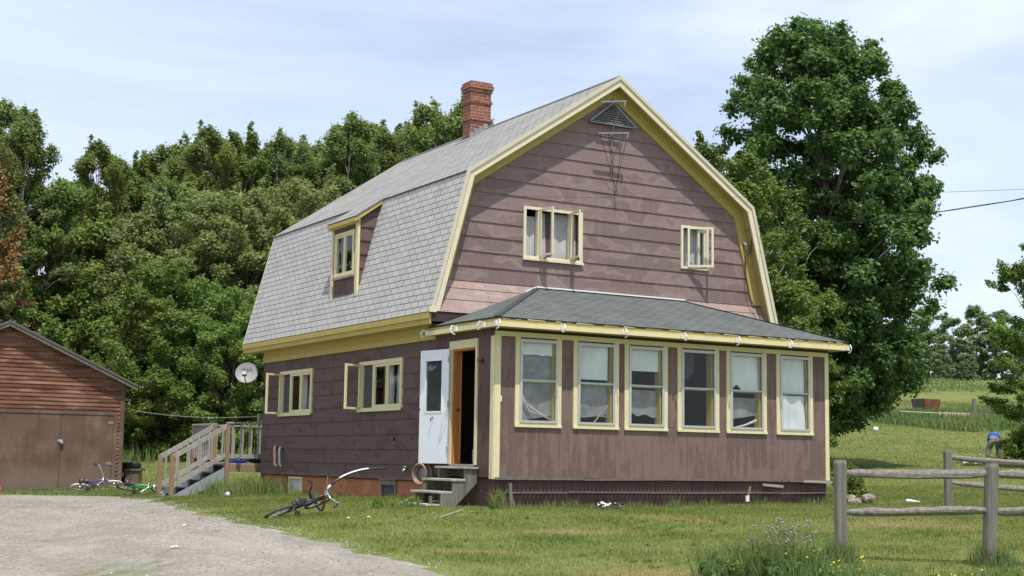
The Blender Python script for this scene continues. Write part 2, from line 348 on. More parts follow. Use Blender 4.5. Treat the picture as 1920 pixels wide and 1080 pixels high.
g = G('garage_clapboard'); oi = g.n('ShaderNodeNewGeometry').outputs['Random Per Island']; p = g.pos()
n = g.noise(g.mapv(p, (.8, 1, 9)), 2.0, 6, .7, .4); n2 = g.noise(g.mapv(p, (1.3, 1, 8)), 1.1, 3)
c = g.mix(g.ramp(n, [(.3, 0.), (.7, 1.)]), (.080, .032, .020), (.20, .085, .050))
c = g.mix(g.ramp(oi, [(.3, 0.), (1., .6)]), c, (.25, .13, .085))
c = g.mix(g.ramp(n2, [(.5, 0.), (.68, .8)]), c, (.33, .19, .12))
c = g.mix(g.ramp(n2, [(.30, .7), (.40, 0.)]), c, (.055, .028, .02))
M['clap'] = g.finish(c, .85, g.bump(n, .5, .006), spec=.2)
g = G('garage_door_paint'); p = g.pos(); n = g.noise(p, 1.6, 6, .62); n2 = g.noise(p, 9, 6, .7)
c = g.mix(g.ramp(n, [(.35, 0.), (.7, 1.)]), (.115, .068, .050), (.18, .115, .09))
c = g.mix(g.ramp(g.math('MULTIPLY', n, n2), [(.28, 0.), (.40, .35)]), c, (.25, .185, .15)); st = g.noise(g.mapv(p, (7, 7, .6)), 1.5, 4, .6); c = g.mix(g.ramp(st, [(.5, 0.), (.68, .6)]), c, (.085, .055, .042)); zz = g.n('ShaderNodeSeparateXYZ', {'Vector': p}).outputs['Z']; c = g.mix(g.ramp(g.math('ADD', zz, g.math('MULTIPLY', n2, .5)), [(-.25, .45), (.45, 0.)]), c, (.22, .17, .13))
M['gdoor'] = g.finish(c, .8, g.bump(n2, .3, .004))

# ------------------------------------------------------------------ mesh helpers
ORG = {}
def finish_obj(o, parent=None):
    COL.objects.link(o)
    if parent is not None: o.parent = parent
    return o
def root_loc(o):
    while o is not None:
        if o in ORG: return ORG[o]
        o = o.parent
    return Vector((0, 0, 0))
def thing(name, label, cat, loc=(0, 0, 0), group=None):
    o = bpy.data.objects.new(name, None); COL.objects.link(o); o.location = loc; o.empty_display_size = .2
    o['label'] = label; o['category'] = cat
    if group: o['group'] = group
    ORG[o] = Vector(loc); return o
def tag(o, label=None, cat=None, group=None, kind=None):
    for k, v in (('label', label), ('category', cat), ('group', group), ('kind', kind)):
        if v: o[k] = v
    return o
class MB:
    def __init__(s): s.v = []; s.f = []; s.uv = []; s.mi = []; s.cm = 0
    def add(s, vs_, fs, uvs=None):
        o = len(s.v); s.v += [Vector(q) for q in vs_]
        for k, f in enumerate(fs):
            s.f.append([i+o for i in f]); s.uv.append(uvs[k] if uvs else None); s.mi.append(s.cm)
        return s
    def quad(s, a, b, c, d, uv=None): return s.add([a, b, c, d], [(0, 1, 2, 3)], [uv] if uv else None)
    def hexa(s, b4, t4):      # bottom ring, top ring
        n = len(b4); vs_ = list(b4)+list(t4)
        fs = [tuple(reversed(range(n))), tuple(range(n, 2*n))]+[(i, (i+1) % n, n+(i+1) % n, n+i) for i in range(n)]
        return s.add(vs_, fs)
    def box(s, x0, y0, z0, x1, y1, z1):
        x0, x1 = min(x0, x1), max(x0, x1); y0, y1 = min(y0, y1), max(y0, y1); z0, z1 = min(z0, z1), max(z0, z1)
        return s.hexa([(x0, y0, z0), (x1, y0, z0), (x1, y1, z0), (x0, y1, z0)], [(x0, y0, z1), (x1, y0, z1), (x1, y1, z1), (x0, y1, z1)])
    def bar(s, a, b, wd, ht, up=(0, 0, 1)):   # rectangular bar from a to b
        a = Vector(a); b = Vector(b); d = (b-a).normalized(); up = Vector(up)
        sx = d.cross(up); sx = sx.normalized() if sx.length > 1e-5 else Vector((1, 0, 0)); sy = sx.cross(d)
        r = lambda c: [c+sx*(i*wd/2)+sy*(j*ht/2) for i, j in ((-1, -1), (1, -1), (1, 1), (-1, 1))]
        return s.hexa(r(a), r(b))
    def tube(s, pts, r, n=8, cap=True):
        pts = [Vector(q) for q in pts]; rs = r if isinstance(r, (list, tuple)) else [r]*len(pts); o = len(s.v)
        prev = None
        for i, q in enumerate(pts):
            d = (pts[min(i+1, len(pts)-1)]-pts[max(i-1, 0)])
            d = d.normalized() if d.length > 1e-9 else Vector((0, 0, 1))
            if prev is None: sx = d.orthogonal().normalized()
            else:
                sx = prev-d*prev.dot(d); sx = sx.normalized() if sx.length > 1e-6 else d.orthogonal().normalized()
            prev = sx; sy = d.cross(sx)
            for k in range(n):
                a = 2*math.pi*k/n; s.v.append(q+(sx*math.cos(a)+sy*math.sin(a))*rs[i])
        for i in range(len(pts)-1):
            for k in range(n):
                s.f.append([o+i*n+k, o+i*n+(k+1) % n, o+(i+1)*n+(k+1) % n, o+(i+1)*n+k]); s.uv.append(None); s.mi.append(s.cm)
        if cap:
            for ring, rev in ((0, True), (len(pts)-1, False)):
                f = [o+ring*n+k for k in range(n)]; s.f.append(f[::-1] if rev else f); s.uv.append(None); s.mi.append(s.cm)
        return s
    def torus(s, c, nrm, Rr, r, n=32, m=8, squash=1.0):
        c = Vector(c); nrm = Vector(nrm).normalized(); sx = nrm.orthogonal().normalized(); sy = nrm.cross(sx); o = len(s.v)
        for i in range(n):
            a = 2*math.pi*i/n; d = sx*math.cos(a)+sy*math.sin(a)
            for k in range(m):
                b = 2*math.pi*k/m; s.v.append(c+d*(Rr+r*math.cos(b))+nrm*(r*squash*math.sin(b)))
        for i in range(n):
            for k in range(m):
                s.f.append([o+i*m+k, o+((i+1) % n)*m+k, o+((i+1) % n)*m+(k+1) % m, o+i*m+(k+1) % m]); s.uv.append(None); s.mi.append(s.cm)
        return s
    def lathe(s, c, prof, axis=(0, 0, 1), n=20):
        c = Vector(c); ax = Vector(axis).normalized(); sx = ax.orthogonal().normalized(); sy = ax.cross(sx); o = len(s.v)
        for (r, h) in prof:
            for k in range(n):
                a = 2*math.pi*k/n; s.v.append(c+ax*h+(sx*math.cos(a)+sy*math.sin(a))*r)
        for i in range(len(prof)-1):
            for k in range(n):
                s.f.append([o+i*n+k, o+i*n+(k+1) % n, o+(i+1)*n+(k+1) % n, o+(i+1)*n+k]); s.uv.append(None); s.mi.append(s.cm)
        return s
    def ball(s, c, r, n=14, m=9, sq=(1, 1, 1)):
        o = len(s.v); c = Vector(c)
        for i in range(m+1):
            t = math.pi*i/m
            for k in range(n):
                a = 2*math.pi*k/n; s.v.append(c+Vector((r*sq[0]*math.sin(t)*math.cos(a), r*sq[1]*math.sin(t)*math.sin(a), r*sq[2]*math.cos(t))))
        for i in range(m):
            for k in range(n):
                s.f.append([o+i*n+k, o+i*n+(k+1) % n, o+(i+1)*n+(k+1) % n, o+(i+1)*n+k]); s.uv.append(None); s.mi.append(s.cm)
        return s
    def build(s, name, mat, parent=None, smooth=False, bevel=0, mats=None, each=False):
        if each:       # every separate piece becomes a part of its own
            par_ = list(range(len(s.v)))
            def find(a):
                while par_[a] != a: par_[a] = par_[par_[a]]; a = par_[a]
                return a
            for f in s.f:
                for k in f[1:]: par_[find(k)] = find(f[0])
            grp = {}
            for f, u in zip(s.f, s.uv): grp.setdefault(find(f[0]), []).append((f, u))
            o = None
            for fs in grp.values():
                idx = sorted({i for f, _ in fs for i in f}); mp_ = {i: k for k, i in enumerate(idx)}; m2 = MB(); m2.v = [s.v[i] for i in idx]
                m2.f = [[mp_[i] for i in f] for f, _ in fs]; m2.uv = [u for _, u in fs]; m2.mi = [0]*len(fs); o = m2.build(name, mat, parent, smooth, bevel)
            return o
        L = root_loc(parent) if parent is not None else Vector((0, 0, 0))
        me = bpy.data.meshes.new(name); me.from_pydata([tuple(q-L) for q in s.v], [], s.f)
        for m__ in (mats or [mat]): me.materials.append(m__)
        if mats:
            for pl, k in zip(me.polygons, s.mi): pl.material_index = k
        if any(q is not None for q in s.uv):
            ul = me.uv_layers.new(name='UVMap')
            for pl, q in zip(me.polygons, s.uv):
                if q:
                    for li, t in zip(pl.loop_indices, q): ul.data[li].uv = t
        if smooth:
            me.polygons.foreach_set('use_smooth', [True]*len(me.polygons))
        me.update()
        o = bpy.data.objects.new(name, me); finish_obj(o, parent)
        if bevel:
            b = o.modifiers.new('edge', 'BEVEL'); b.width = bevel; b.segments = 1; b.limit_method = 'ANGLE'
        return o
def np_mesh(name, verts, faces, mat, parent=None, k=4):
    me = bpy.data.meshes.new(name); nv = len(verts); nf = len(faces)
    me.vertices.add(nv); me.vertices.foreach_set('co', np.asarray(verts, np.float32).ravel())
    me.loops.add(nf*k); me.loops.foreach_set('vertex_index', np.asarray(faces, np.int32).ravel())
    me.polygons.add(nf); me.polygons.foreach_set('loop_start', np.arange(nf, dtype=np.int32)*k)
    me.polygons.foreach_set('loop_total', np.full(nf, k, np.int32))
    me.update(calc_edges=True); me.materials.append(mat)
    o = bpy.data.objects.new(name, me); finish_obj(o, parent); return o
def copy_tree(o, parent=None):
    c_ = o.copy(); COL.objects.link(c_); c_.parent = parent
    for ch in list(o.children): copy_tree(ch, c_)
    return c_

# ================================================================== GROUND
def axis_steps(segs):
    a = []
    for (x0, x1, st) in segs: a += list(np.arange(x0, x1, st))
    a.append(segs[-1][1]); return np.array(a)
ss = axis_steps([(-40, 8, 4), (8, 36, .35), (36, 64, 1.0), (64, 260, 6)])
ls = axis_steps([(-160, -24, 8), (-24, -14, 1), (-14, 16, .35), (16, 30, 1), (30, 160, 8)])
S_, L_ = np.meshgrid(ss, ls, indexing='ij'); X_, Y_ = from_sl(S_, L_); Z_ = hg_sl(S_, L_)
V = np.stack([X_, Y_, Z_], -1).reshape(-1, 3); nl = len(ls)
i, j = np.meshgrid(np.arange(len(ss)-1), np.arange(nl-1), indexing='ij'); i = i.ravel(); j = j.ravel()
Fq = np.stack([i*nl+j, i*nl+j+1, (i+1)*nl+j+1, (i+1)*nl+j], -1)
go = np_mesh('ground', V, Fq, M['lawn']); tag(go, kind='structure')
go.data.polygons.foreach_set('use_smooth', [True]*len(go.data.polygons))

# driveway: its grass edge, as (depth s, lateral l), then everything left of it
edge_px = [(900, 1079), (850, 1066), (760, 1045), (690, 1026), (600, 1004), (520, 990), (440, 972), (370, 954), (300, 936), (250, 932), (150, 930), (60, 931), (-60, 932), (-260, 936)]
edge = [];
for (u, v) in edge_px:
    q = gnd(u, v); edge.append(to_sl(q.x, q.y))
edge = [(5.0, edge[0][1]+.35), (11.0, edge[0][1]+.15)]+edge
es = [e[0] for e in edge]; el = [e[1] for e in edge]
for k in range(1, len(es)): es[k] = max(es[k], es[k-1]+.02)
SMAX = es[-1]
def drive_l(s_):
    return np.interp(s_, es, el)+.10*np.sin(s_*3.1)+.06*np.sin(s_*7.7+1)+.05*np.sin(s_*17.3+2)+.03*np.sin(s_*31.)
def in_drive(s_, l_, m=0.0):
    return (l_ < drive_l(s_)+m) & (s_ < SMAX+m)
rows = np.arange(-6, SMAX, .1); T = np.concatenate([np.linspace(0, .5, 8), np.linspace(.5, 1, 26)[1:]])
vs_ = []
for s_ in rows:
    l1 = float(drive_l(s_)); l0 = -30.0
    ll = l0+(l1-l0)*T; x, y = from_sl(s_, ll); z = hg_sl(np.full_like(ll, s_), ll)+.022; z[-1] -= .05
    vs_.append(np.stack([x, y, z], -1))
vs_ = np.concatenate(vs_); nT = len(T)
i, j = np.meshgrid(np.arange(len(rows)-1), np.arange(nT-1), indexing='ij'); i = i.ravel(); j = j.ravel()
do_ = np_mesh('gravel_driveway', vs_, np.stack([i*nT+j, i*nT+j+1, (i+1)*nT+j+1, (i+1)*nT+j], -1), M['gravel']); tag(do_, kind='structure')
do_.data.polygons.foreach_set('use_smooth', [True]*len(do_.data.polygons))
rng = np.random.default_rng(3)
def in_house(x, y): return (x > -.02) & (x < 7.62) & (y > -2.12) & (y < 8.8)
GX1 = -1.0  # set below, garage right wall
def scatter(n, s0, s1, k0, k1, near_pow=1.0):
    a = rng.random(n)**near_pow; s_ = np.sqrt(s0**2+(s1**2-s0**2)*a); l_ = s_*(k0+(k1-k0)*rng.random(n)); return s_, l_
def blades(name, s_, l_, h, wd, mat, lean=.5, keep=None, zoff=-.01, taper=0.0):
    x, y = from_sl(s_, l_); z = hg_sl(s_, l_)+zoff; n = len(x)
    a = rng.random(n)*2*np.pi; ln = rng.random(n)*lean; b = rng.random(n)*2*np.pi
    hh = h*(.55+.75*rng.random(n)); dx = np.cos(a)*wd/2; dy = np.sin(a)*wd/2
    tx = x+np.cos(b)*ln*hh; ty = y+np.sin(b)*ln*hh; tz = z+hh*np.sqrt(np.maximum(.1, 1-ln**2))
    V = np.stack([np.stack([x-dx, y-dy, z], -1), np.stack([x+dx, y+dy, z], -1), np.stack([tx, ty, tz], -1)], 1).reshape(-1, 3)
    Fc = np.arange(3*n).reshape(-1, 3)
    return np_mesh(name, V, Fc, mat, k=3)
# mown lawn
A, B = scatter(640000, 12.0, 36, -.42, .42, 1.1)
x, y = from_sl(A, B); ok = ~in_house(x, y)
pr_ = np.where(in_drive(A, B, 0.0), np.where(in_drive(A, B, -.25), .006+.10*(np.sin(A*1.7+B)*np.sin(B*2.1-A*.6) > .78), .45), 1.0); ok &= rng.random(len(A)) < pr_
A, B = A[ok], B[ok]
hv = .040+.030*np.clip((np.sin(A*2.3+B*1.1)*np.cos(B*1.9-A*.7)), 0, 1)+.05*(rng.random(len(A)) > .985)
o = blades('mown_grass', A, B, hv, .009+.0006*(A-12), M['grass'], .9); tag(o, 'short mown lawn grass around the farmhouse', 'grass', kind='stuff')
A, B = scatter(330000, 36, 78, -.40, .42)
x, y = from_sl(A, B); ok = ~in_house(x, y) & ~in_drive(A, B) & ~((x > -8.8) & (x < -.9) & (y > 14) & (y < 23))
A, B = A[ok], B[ok]
o = blades('meadow_grass', A, B, .052, .022+.0009*(A-36), M['grass'], .9); tag(o, 'mown meadow grass rising behind the farmhouse', 'grass', kind='stuff')
# loose stones on the drive
n = 42000; A, B = scatter(n, 12.5, 34, -.42, .1); ok = in_drive(A, B, -.05); A, B = A[ok], B[ok]; n = len(A)
x, y = from_sl(A, B); z = hg_sl(A, B)+.024; r = .004+.012*rng.random(n)**4+.0002*(A-12)
a = rng.random(n)*6.28; q = []
for kx in range(4): q.append(np.stack([x+r*np.cos(a+kx*1.57)*(.8+.4*rng.random(n)), y+r*np.sin(a+kx*1.57), z], -1))
q.append(np.stack([x, y, z+r*.9], -1)); Vs = np.stack(q, 1).reshape(-1, 3); b0 = np.arange(n)*5
Fs = np.concatenate([np.stack([b0+kx, b0+(kx+1) % 4, b0+4], -1) for kx in range(4)])
g = G('loose_stone'); rnd = g.n('ShaderNodeNewGeometry').outputs['Random Per Island']
sm = g.finish(g.ramp(rnd, [(0., (.15, .14, .125)), (.6, (.26, .245, .22)), (.95, (.33, .31, .285)), (.99, (.5, .49, .46))]), .9)
o = np_mesh('loose_gravel', Vs, Fs, sm, k=3); tag(o, 'loose grey stones strewn over the gravel drive', 'gravel', kind='stuff')

# ================================================================== FARMHOUSE
W, LEN, P = 7.642, 8.775, 2.109
OH, RB = .319, 9.413
ZE, ZB, ZR, XE, XB = 3.077, 5.773, 8.081, -.324, .383
house = thing('farmhouse', 'mauve gambrel-roofed farmhouse with yellow trim and an enclosed front porch', 'house', (W/2, 3, -.35))
HP = house
prof = [(XE, ZE), (XB, ZB), (W/2, ZR), (W-XB, ZB), (W-XE, ZE)]
def offset_profile(t):
    lines = []
    for (a, b) in zip(prof[:-1], prof[1:]):
        d = Vector((b[0]-a[0], b[1]-a[1])).normalized(); nn = Vector((d.y, -d.x)); lines.append((Vector(a)+nn*t, d))
    def isx(l1, l2):
        (p1, d1), (p2, d2) = l1, l2; den = d1.x*d2.y-d1.y*d2.x; k = ((p2.x-p1.x)*d2.y-(p2.y-p1.y)*d2.x)/den; q = p1+d1*k; return (q.x, q.y)
    def atz(l, z): p1, d1 = l; k = (z-p1.y)/d1.y; return (p1.x+d1.x*k, z)
    return [atz(lines[0], ZE)]+[isx(lines[i], lines[i+1]) for i in range(3)]+[atz(lines[3], ZE)]
def prof_x(pl, z, left=True):   # x of a profile at height z, left side
    q = pl if left else pl[::-1]
    for a, b in zip(q[:2], q[1:3]):
        if a[1] <= z <= b[1] or a[1] >= z >= b[1]:
            return a[0]+(b[0]-a[0])*(z-a[1])/(b[1]-a[1])
    return q[0][0] if z < q[0][1] else q[2][0]

def split(lo, hi, cuts): return [lo]+sorted({c_ for c_ in cuts if lo+1e-4 < c_ < hi-1e-4})+[hi]
def panel_wall(mb, ax, a0, a1, lo, hi, z0, z1, holes):
    """solid wall with rectangular openings; ax: 'x' wall at x=a0..a1 running in y, 'y' wall at y=a0..a1 running in x"""
    us = split(lo, hi, [h[0] for h in holes]+[h[1] for h in holes]); zs = split(z0, z1, [h[2] for h in holes]+[h[3] for h in holes])
    for u0, u1 in zip(us[:-1], us[1:]):
        run = None
        for q0, q1 in zip(zs[:-1], zs[1:]):
            um, zm = (u0+u1)/2, (q0+q1)/2
            inside = any(h[0] < um < h[1] and h[2] < zm < h[3] for h in holes)
            if not inside:
                run = (run[0], q1) if run else (q0, q1)
            if (inside or q1 == zs[-1]) and run:
                if ax == 'x': mb.box(a0, u0, run[0], a1, u1, run[1])
                else: mb.box(u0, a0, run[0], u1, a1, run[1])
                run = None
def lap_siding(mb, ax, at, zs, fl, fr, holes, out=-1, dep=.024, thin=.006, jit=None):
    """overlapping courses, each a wedge that stands proud at its lower edge"""
    for k, (z0, z1) in enumerate(zip(zs[:-1], zs[1:])):
        zc = split(z0, z1, [h[2] for h in holes]+[h[3] for h in holes])
        for q0, q1 in zip(zc[:-1], zc[1:]):
            zm = (q0+q1)/2; hs_ = sorted([h for h in holes if h[2] < zm < h[3]])
            segs = []; cur = None
            bounds = [(fl, fl)]+[((lambda z, v=h[0]: v), (lambda z, v=h[1]: v)) for h in hs_]+[(fr, fr)]
            for a, b in zip(bounds[:-1], bounds[1:]): segs.append((a[1], b[0]))
            for (fa, fb) in segs:
                d0 = dep+(thin-dep)*(q0-z0)/(z1-z0); d1 = dep+(thin-dep)*(q1-z0)/(z1-z0)
                if fb(q0)-fa(q0) < .01: continue
                pts = [(fa(q0), q0, d0), (fb(q0), q0, d0), (fb(q1), q1, d1), (fa(q1), q1, d1)]
                def mk(u, z, d): return (u, at+out*d, z) if ax == 'y' else (at+out*d, u, z)
                v0 = [mk(*t) for t in pts]; vb = [mk(u, z, .001) for u, z, d in pts]
                mb.add(v0+vb, [(0, 1, 2, 3), (4, 5, 1, 0), (5, 6, 2, 1), (7, 4, 0, 3)])

# openings
GW = [(1.79, 3.147, 4.265, 5.277), (5.571, 6.286, 4.375, 5.277)]
SW = [(5.77, 7.65, 1.355, 2.345), (1.35, 3.30, 1.363, 2.343)]
PWX = [(.40, 1.34), (1.59, 2.56), (2.69, 3.65), (3.88, 4.85), (5.03, 6.01), (6.26, 7.19)]
PW = [(a+.10, b-.10, 1.075, 2.50) for a, b in PWX]
DOOR = (-1.49, -.62, .34, 2.37)
GH = [(a+.055, b-.055, c_+.055, d_-.055) for a, b, c_, d_ in GW]
SH = [(a+.05, b-.05, c_+.06, d_-.05) for a, b, c_, d_ in SW]
# gable wall core (polygon pieces by z band)
inner = offset_profile(.10)
mb = MB()
zs = [3.1]+sorted({h[2] for h in GH}|{h[3] for h in GH}|{inner[1][1]})+[inner[2][1]]
for q0, q1 in zip(zs[:-1], zs[1:]):
    zm = (q0+q1)/2; hs_ = sorted([h for h in GH if h[2] < zm < h[3]])
    xa0, xa1 = prof_x(inner, q0), prof_x(inner, q1); bnd = [(xa0, xa1)]+sum([[(h[0], h[0]), (h[1], h[1])] for h in hs_], [])+[(W-xa0, W-xa1)]
    for a, b in zip(bnd[::2], bnd[1::2]):
        mb.hexa([(a[0], 0, q0), (b[0], 0, q0), (b[0], .12, q0), (a[0], .12, q0)], [(a[1], 0, q1), (b[1], 0, q1), (b[1], .12, q1), (a[1], .12, q1)])
mb.box(.0, 0, -.6, W, .12, 3.1)
mb.build('gable_wall', M['dark'], HP)
mb = MB()
zc = [3.73+.287*k for k in range(14)]; sidp = offset_profile(.12)
zc = [z for z in zc if z < sidp[2][1]]+[sidp[2][1]-.01]
lap_siding(mb, 'y', 0, zc, lambda z: prof_x(sidp, z), lambda z: W-prof_x(sidp, z), [(a-.004, b+.004, c_-.004, d_+.004) for a, b, c_, d_ in GH])
mb.build('gable_siding', M['gable'], HP)
# flared lower courses over the porch roof
mb = MB(); zf = [3.085, 3.34, 3.57, 3.73]; yf = [-OH+.005, -.20, -.09, -.006]
for k in range(3):
    z0, z1, y0, y1 = zf[k], zf[k+1], yf[k], yf[k+1]
    xa0 = prof_x(offset_profile(.085), max(z0, ZE)); xa1 = prof_x(offset_profile(.085), z1)
    v0 = [(xa0, y0-.012, z0), (W-xa0, y0-.012, z0), (W-xa1, y1, z1), (xa1, y1, z1)]; vb = [(a, b+.03, c_) for a, b, c_ in v0]
    mb.add(v0+vb, [(0, 1, 2, 3), (4, 5, 1, 0), (5, 6, 2, 1), (7, 4, 0, 3), (7, 6, 5, 4)])
mb.build('flared_siding', M['skirt'], HP)
# frieze boards on the gable wall and soffit under the rake
def rake_band(mb, t0, t1, y0, y1, zbot=None):
    a = offset_profile(t0); b = offset_profile(t1)
    if zbot is not None:
        a = [(prof_x(a, zbot), zbot)]+a[1:4]+[(W-prof_x(a, zbot), zbot)]; b = [(prof_x(b, zbot), zbot)]+b[1:4]+[(W-prof_x(b, zbot), zbot)]
    for i in range(4):
        ring = [a[i], a[i+1], b[i+1], b[i]]
        mb.hexa([(x, y0, z) for x, z in ring], [(x, y1, z) for x, z in ring])
mb = MB(); rake_band(mb, .10, .215, -.075, -.002, 3.735); mb.build('rake_frieze', M['yellow'], HP)
mb = MB(); rake_band(mb, .2155, .335, -.055, -.002, 3.735); mb.build('rake_frieze', M['yellow'], HP)
mb = MB(); rake_band(mb, .075, .0995, -OH+.03, -.002, 3.11); mb.build('rake_soffit', M['yellow'], HP)
mb = MB(); rake_band(mb, .035, .175, -OH-.005, -OH+.03, 3.085); mb.build('rake_board', M['white'], HP)
mb = MB(); rake_band(mb, -.004, .06, -OH-.03, -OH-.006, 3.08); mb.build('rake_moulding', M['mould'], HP)
# louvre in the peak
lv = MB(); za, zb_, hw = 7.56, 7.13, .54
for k in range(8):
    z = zb_+.03+k*(za-zb_-.06)/8; f = 1-(z+.03-zb_)/(za-zb_); hx = hw*f
    if hx > .03: lv.add([(W/2-hx, -.10, z), (W/2+hx, -.10, z), (W/2+hx, -.05, z+.045), (W/2-hx, -.05, z+.045), (W/2-hx, -.09, z-.006), (W/2+hx, -.09, z-.006), (W/2+hx, -.04, z+.039), (W/2-hx, -.04, z+.039)],
                        [(0, 1, 2, 3), (7, 6, 5, 4), (4, 5, 1, 0), (3, 2, 6, 7)])
lo = lv.build('louvre_vent', M['steel'], HP)
mb = MB(); mb.bar((W/2-hw-.03, -.09, zb_), (W/2+hw+.03, -.09, zb_), .04, .02); mb.bar((W/2-hw-.03, -.095, zb_), (W/2, -.095, za+.02), .03, .03, (0, 1, 0)); mb.bar((W/2+hw+.03, -.095, zb_), (W/2, -.095, za+.02), .03, .03, (0, 1, 0))
mb.build('vent_frame', M['alud'], lo, each=True)
mb = MB(); mb.add([(W/2-hw, -.045, zb_), (W/2+hw, -.045, zb_), (W/2, -.045, za)], [(0, 1, 2)]); mb.build('vent_backing', M['dark'], lo)
# main roof
def roof_slab(a, b, y0, y1, th, name, mat, uoff=0, hole=None, parent=HP):
    a = Vector((a[0], 0, a[1])); b = Vector((b[0], 0, b[1])); d = (b-a); Ls = d.length; d = d.normalized(); nn = Vector((d.z, 0, -d.x))
    if b.x < a.x: nn = -nn
    if nn.z > 0: nn = -nn
    mb = MB(); ys = split(y0, y1, [] if not hole else [hole[0], hole[1]]); ts = split(0, Ls, [] if not hole else [hole[2], hole[3]])
    for p0, p1 in zip(ys[:-1], ys[1:]):
        for t0, t1 in zip(ts[:-1], ts[1:]):
            if hole and hole[0] < (p0+p1)/2 < hole[1] and hole[2] < (t0+t1)/2 < hole[3]: continue
            q = [a+d*t0, a+d*t1]; c4 = [Vector((q[0].x, p0, q[0].z)), Vector((q[0].x, p1, q[0].z)), Vector((q[1].x, p1, q[1].z)), Vector((q[1].x, p0, q[1].z))]
            uv = [(p0+uoff, t0), (p1+uoff, t0), (p1+uoff, t1), (p0+uoff, t1)]
            if b.x < a.x: c4 = c4[::-1]; uv = uv[::-1]
            c4b = [v+nn*th for v in c4]
            mb.add(c4+c4b, [(3, 2, 1, 0), (4, 5, 6, 7)]+[(i, (i+1) % 4, 4+(i+1) % 4, 4+i) for i in range(4)], [uv[::-1]]+[uv]+[[(0, 0)]*4]*4)
    return mb.build(name, mat, parent)
DY0, DY1 = 3.32, 4.60
roof = roof_slab((XE, ZE), (XB, ZB), -OH, RB, .07, 'lower_roof', M['roofs'], hole=(DY0+.02, DY1-.02, .72, 2.6))
roof_slab((XB-.035, ZB-.0235), (W/2, ZR), -OH, RB, .07, 'upper_roof', M['roofu'])
roof_slab((W-XB+.035, ZB-.0235), (W/2, ZR+.002), -OH, RB, .07, 'upper_roof', M['roofu'])
roof_slab((W-XE, ZE), (W-XB, ZB), -OH, RB, .07, 'lower_roof', M['roofs'])
mb = MB()
for s_ in (-1, 1): mb.hexa([(W/2, -OH, ZR+.008), (W/2+s_*.13, -OH, ZR-.079), (W/2+s_*.13, RB, ZR-.079), (W/2, RB, ZR+.008)], [(W/2, -OH, ZR+.016), (W/2+s_*.13, -OH, ZR-.071), (W/2+s_*.13, RB, ZR-.071), (W/2, RB, ZR+.016)])
mb.build('ridge_cap', M['roofu'], HP)
# back gable
mb = MB(); pts = [(x, z) for x, z in inner]
mb.hexa([(x, LEN-.1, z) for x, z in pts], [(x, LEN, z) for x, z in pts]); mb.box(0, LEN-.1, -.6, W, LEN, ZE); mb.build('back_wall', M['side'], HP)
mb = MB(); rake_band(mb, .0, .16, RB, RB+.03, 3.08); mb.build('rake_board', M['cream'], HP)
# side walls
mb = MB(); panel_wall(mb, 'x', .0, .12, .12, LEN-.1, .0, 3.0, SH); mb.build('side_wall', M['dark'], HP)
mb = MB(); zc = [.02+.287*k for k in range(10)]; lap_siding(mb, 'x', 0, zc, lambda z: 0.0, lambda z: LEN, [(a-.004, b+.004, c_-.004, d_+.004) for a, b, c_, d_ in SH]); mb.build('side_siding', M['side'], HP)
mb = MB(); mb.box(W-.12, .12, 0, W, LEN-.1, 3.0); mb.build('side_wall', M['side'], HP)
# eave: frieze, soffit, fascia on the left
mb = MB(); mb.box(-.052, .0, 2.60, -.001, LEN, 2.715); mb.box(-.034, 0, 2.716, -.001, LEN, 2.90); mb.build('eave_frieze', M['yellow'], HP)
mb = MB(); mb.box(XE+.03, -.02, 2.86, -.035, RB-.02, 2.885); mb.build('eave_soffit', M['yellow'], HP)
mb = MB(); mb.box(XE+.002, -OH+.02, 2.85, XE+.028, RB-.01, 3.03); mb.box(XE-.028, -OH+.02, 2.95, XE+.001, RB-.01, 3.055); mb.build('eave_fascia', M['yellow'], HP)
mb = MB(); mb.box(XE-.03, -OH-.034, 3.06, XE+.11, -OH+.0, 3.17); mb.build('rake_end_block', M['white'], HP)
mb = MB(); mb.box(W-XE-.03, -OH, 2.85, W-XE, RB, 3.05); mb.box(W+.0, -.02, 2.86, W-XE-.03, RB, 2.885); mb.build('eave_fascia', M['yellow'], HP)
mb = MB(); mb.box(XE+.03, -OH+.01, 2.90, W-XE-.03, -.01, 3.075); mb.build('eave_backing', M['brown'], HP)
# foundation
BW = [(6.30, 7.05, -.46, -.02), (1.60, 2.28, -.45, .0)]
mb = MB(); panel_wall(mb, 'x', .035, .2, 0.0, LEN, -1.0, .015, BW); mb.box(.2, LEN-.2, -1, W-.04, LEN-.04, .0); mb.box(W-.2, 0, -1, W-.04, LEN-.2, .0); mb.build('foundation', M['found'], HP)
for k, (a, b, c_, d_) in enumerate(BW):
    fr = MB(); e = .045
    fr.box(.0, a, c_, .07, a+e, d_); fr.box(.0, b-e, c_, .07, b, d_); fr.box(.001, a+e, d_-e-(.05 if k else 0), .07, b-e, d_-.002); fr.box(.001, a+e, c_+.002, .07, b-e, c_+e*.8)
    wo = fr.build('basement_window', M['cream' if k == 0 else 'grey_woodz'], HP)
    mb = MB(); mb.quad((.045, a+e, c_+e), (.045, b-e, c_+e), (.045, b-e, d_-e), (.045, a+e, d_-e)); mb.build('pane', M['curtain'] if k == 0 else M['screen'], wo)
    mb = MB(); mb.box(.3, a-.2, c_-.2, .32, b+.2, d_); mb.build('cellar_shade_panel', M['dark'], wo)  # near-black panel, its colour stands in for the darkness of the cellar
mb = MB(); mb.box(-.02, 1.56, .005, .03, 2.32, .075); mb.build('wood_lintel', M['newwood'], HP)
mb = MB(); mb.box(-.02, 1.5, -.55, .06, 2.38, -.452); mb.build('stone_sill', M['stone'], HP)
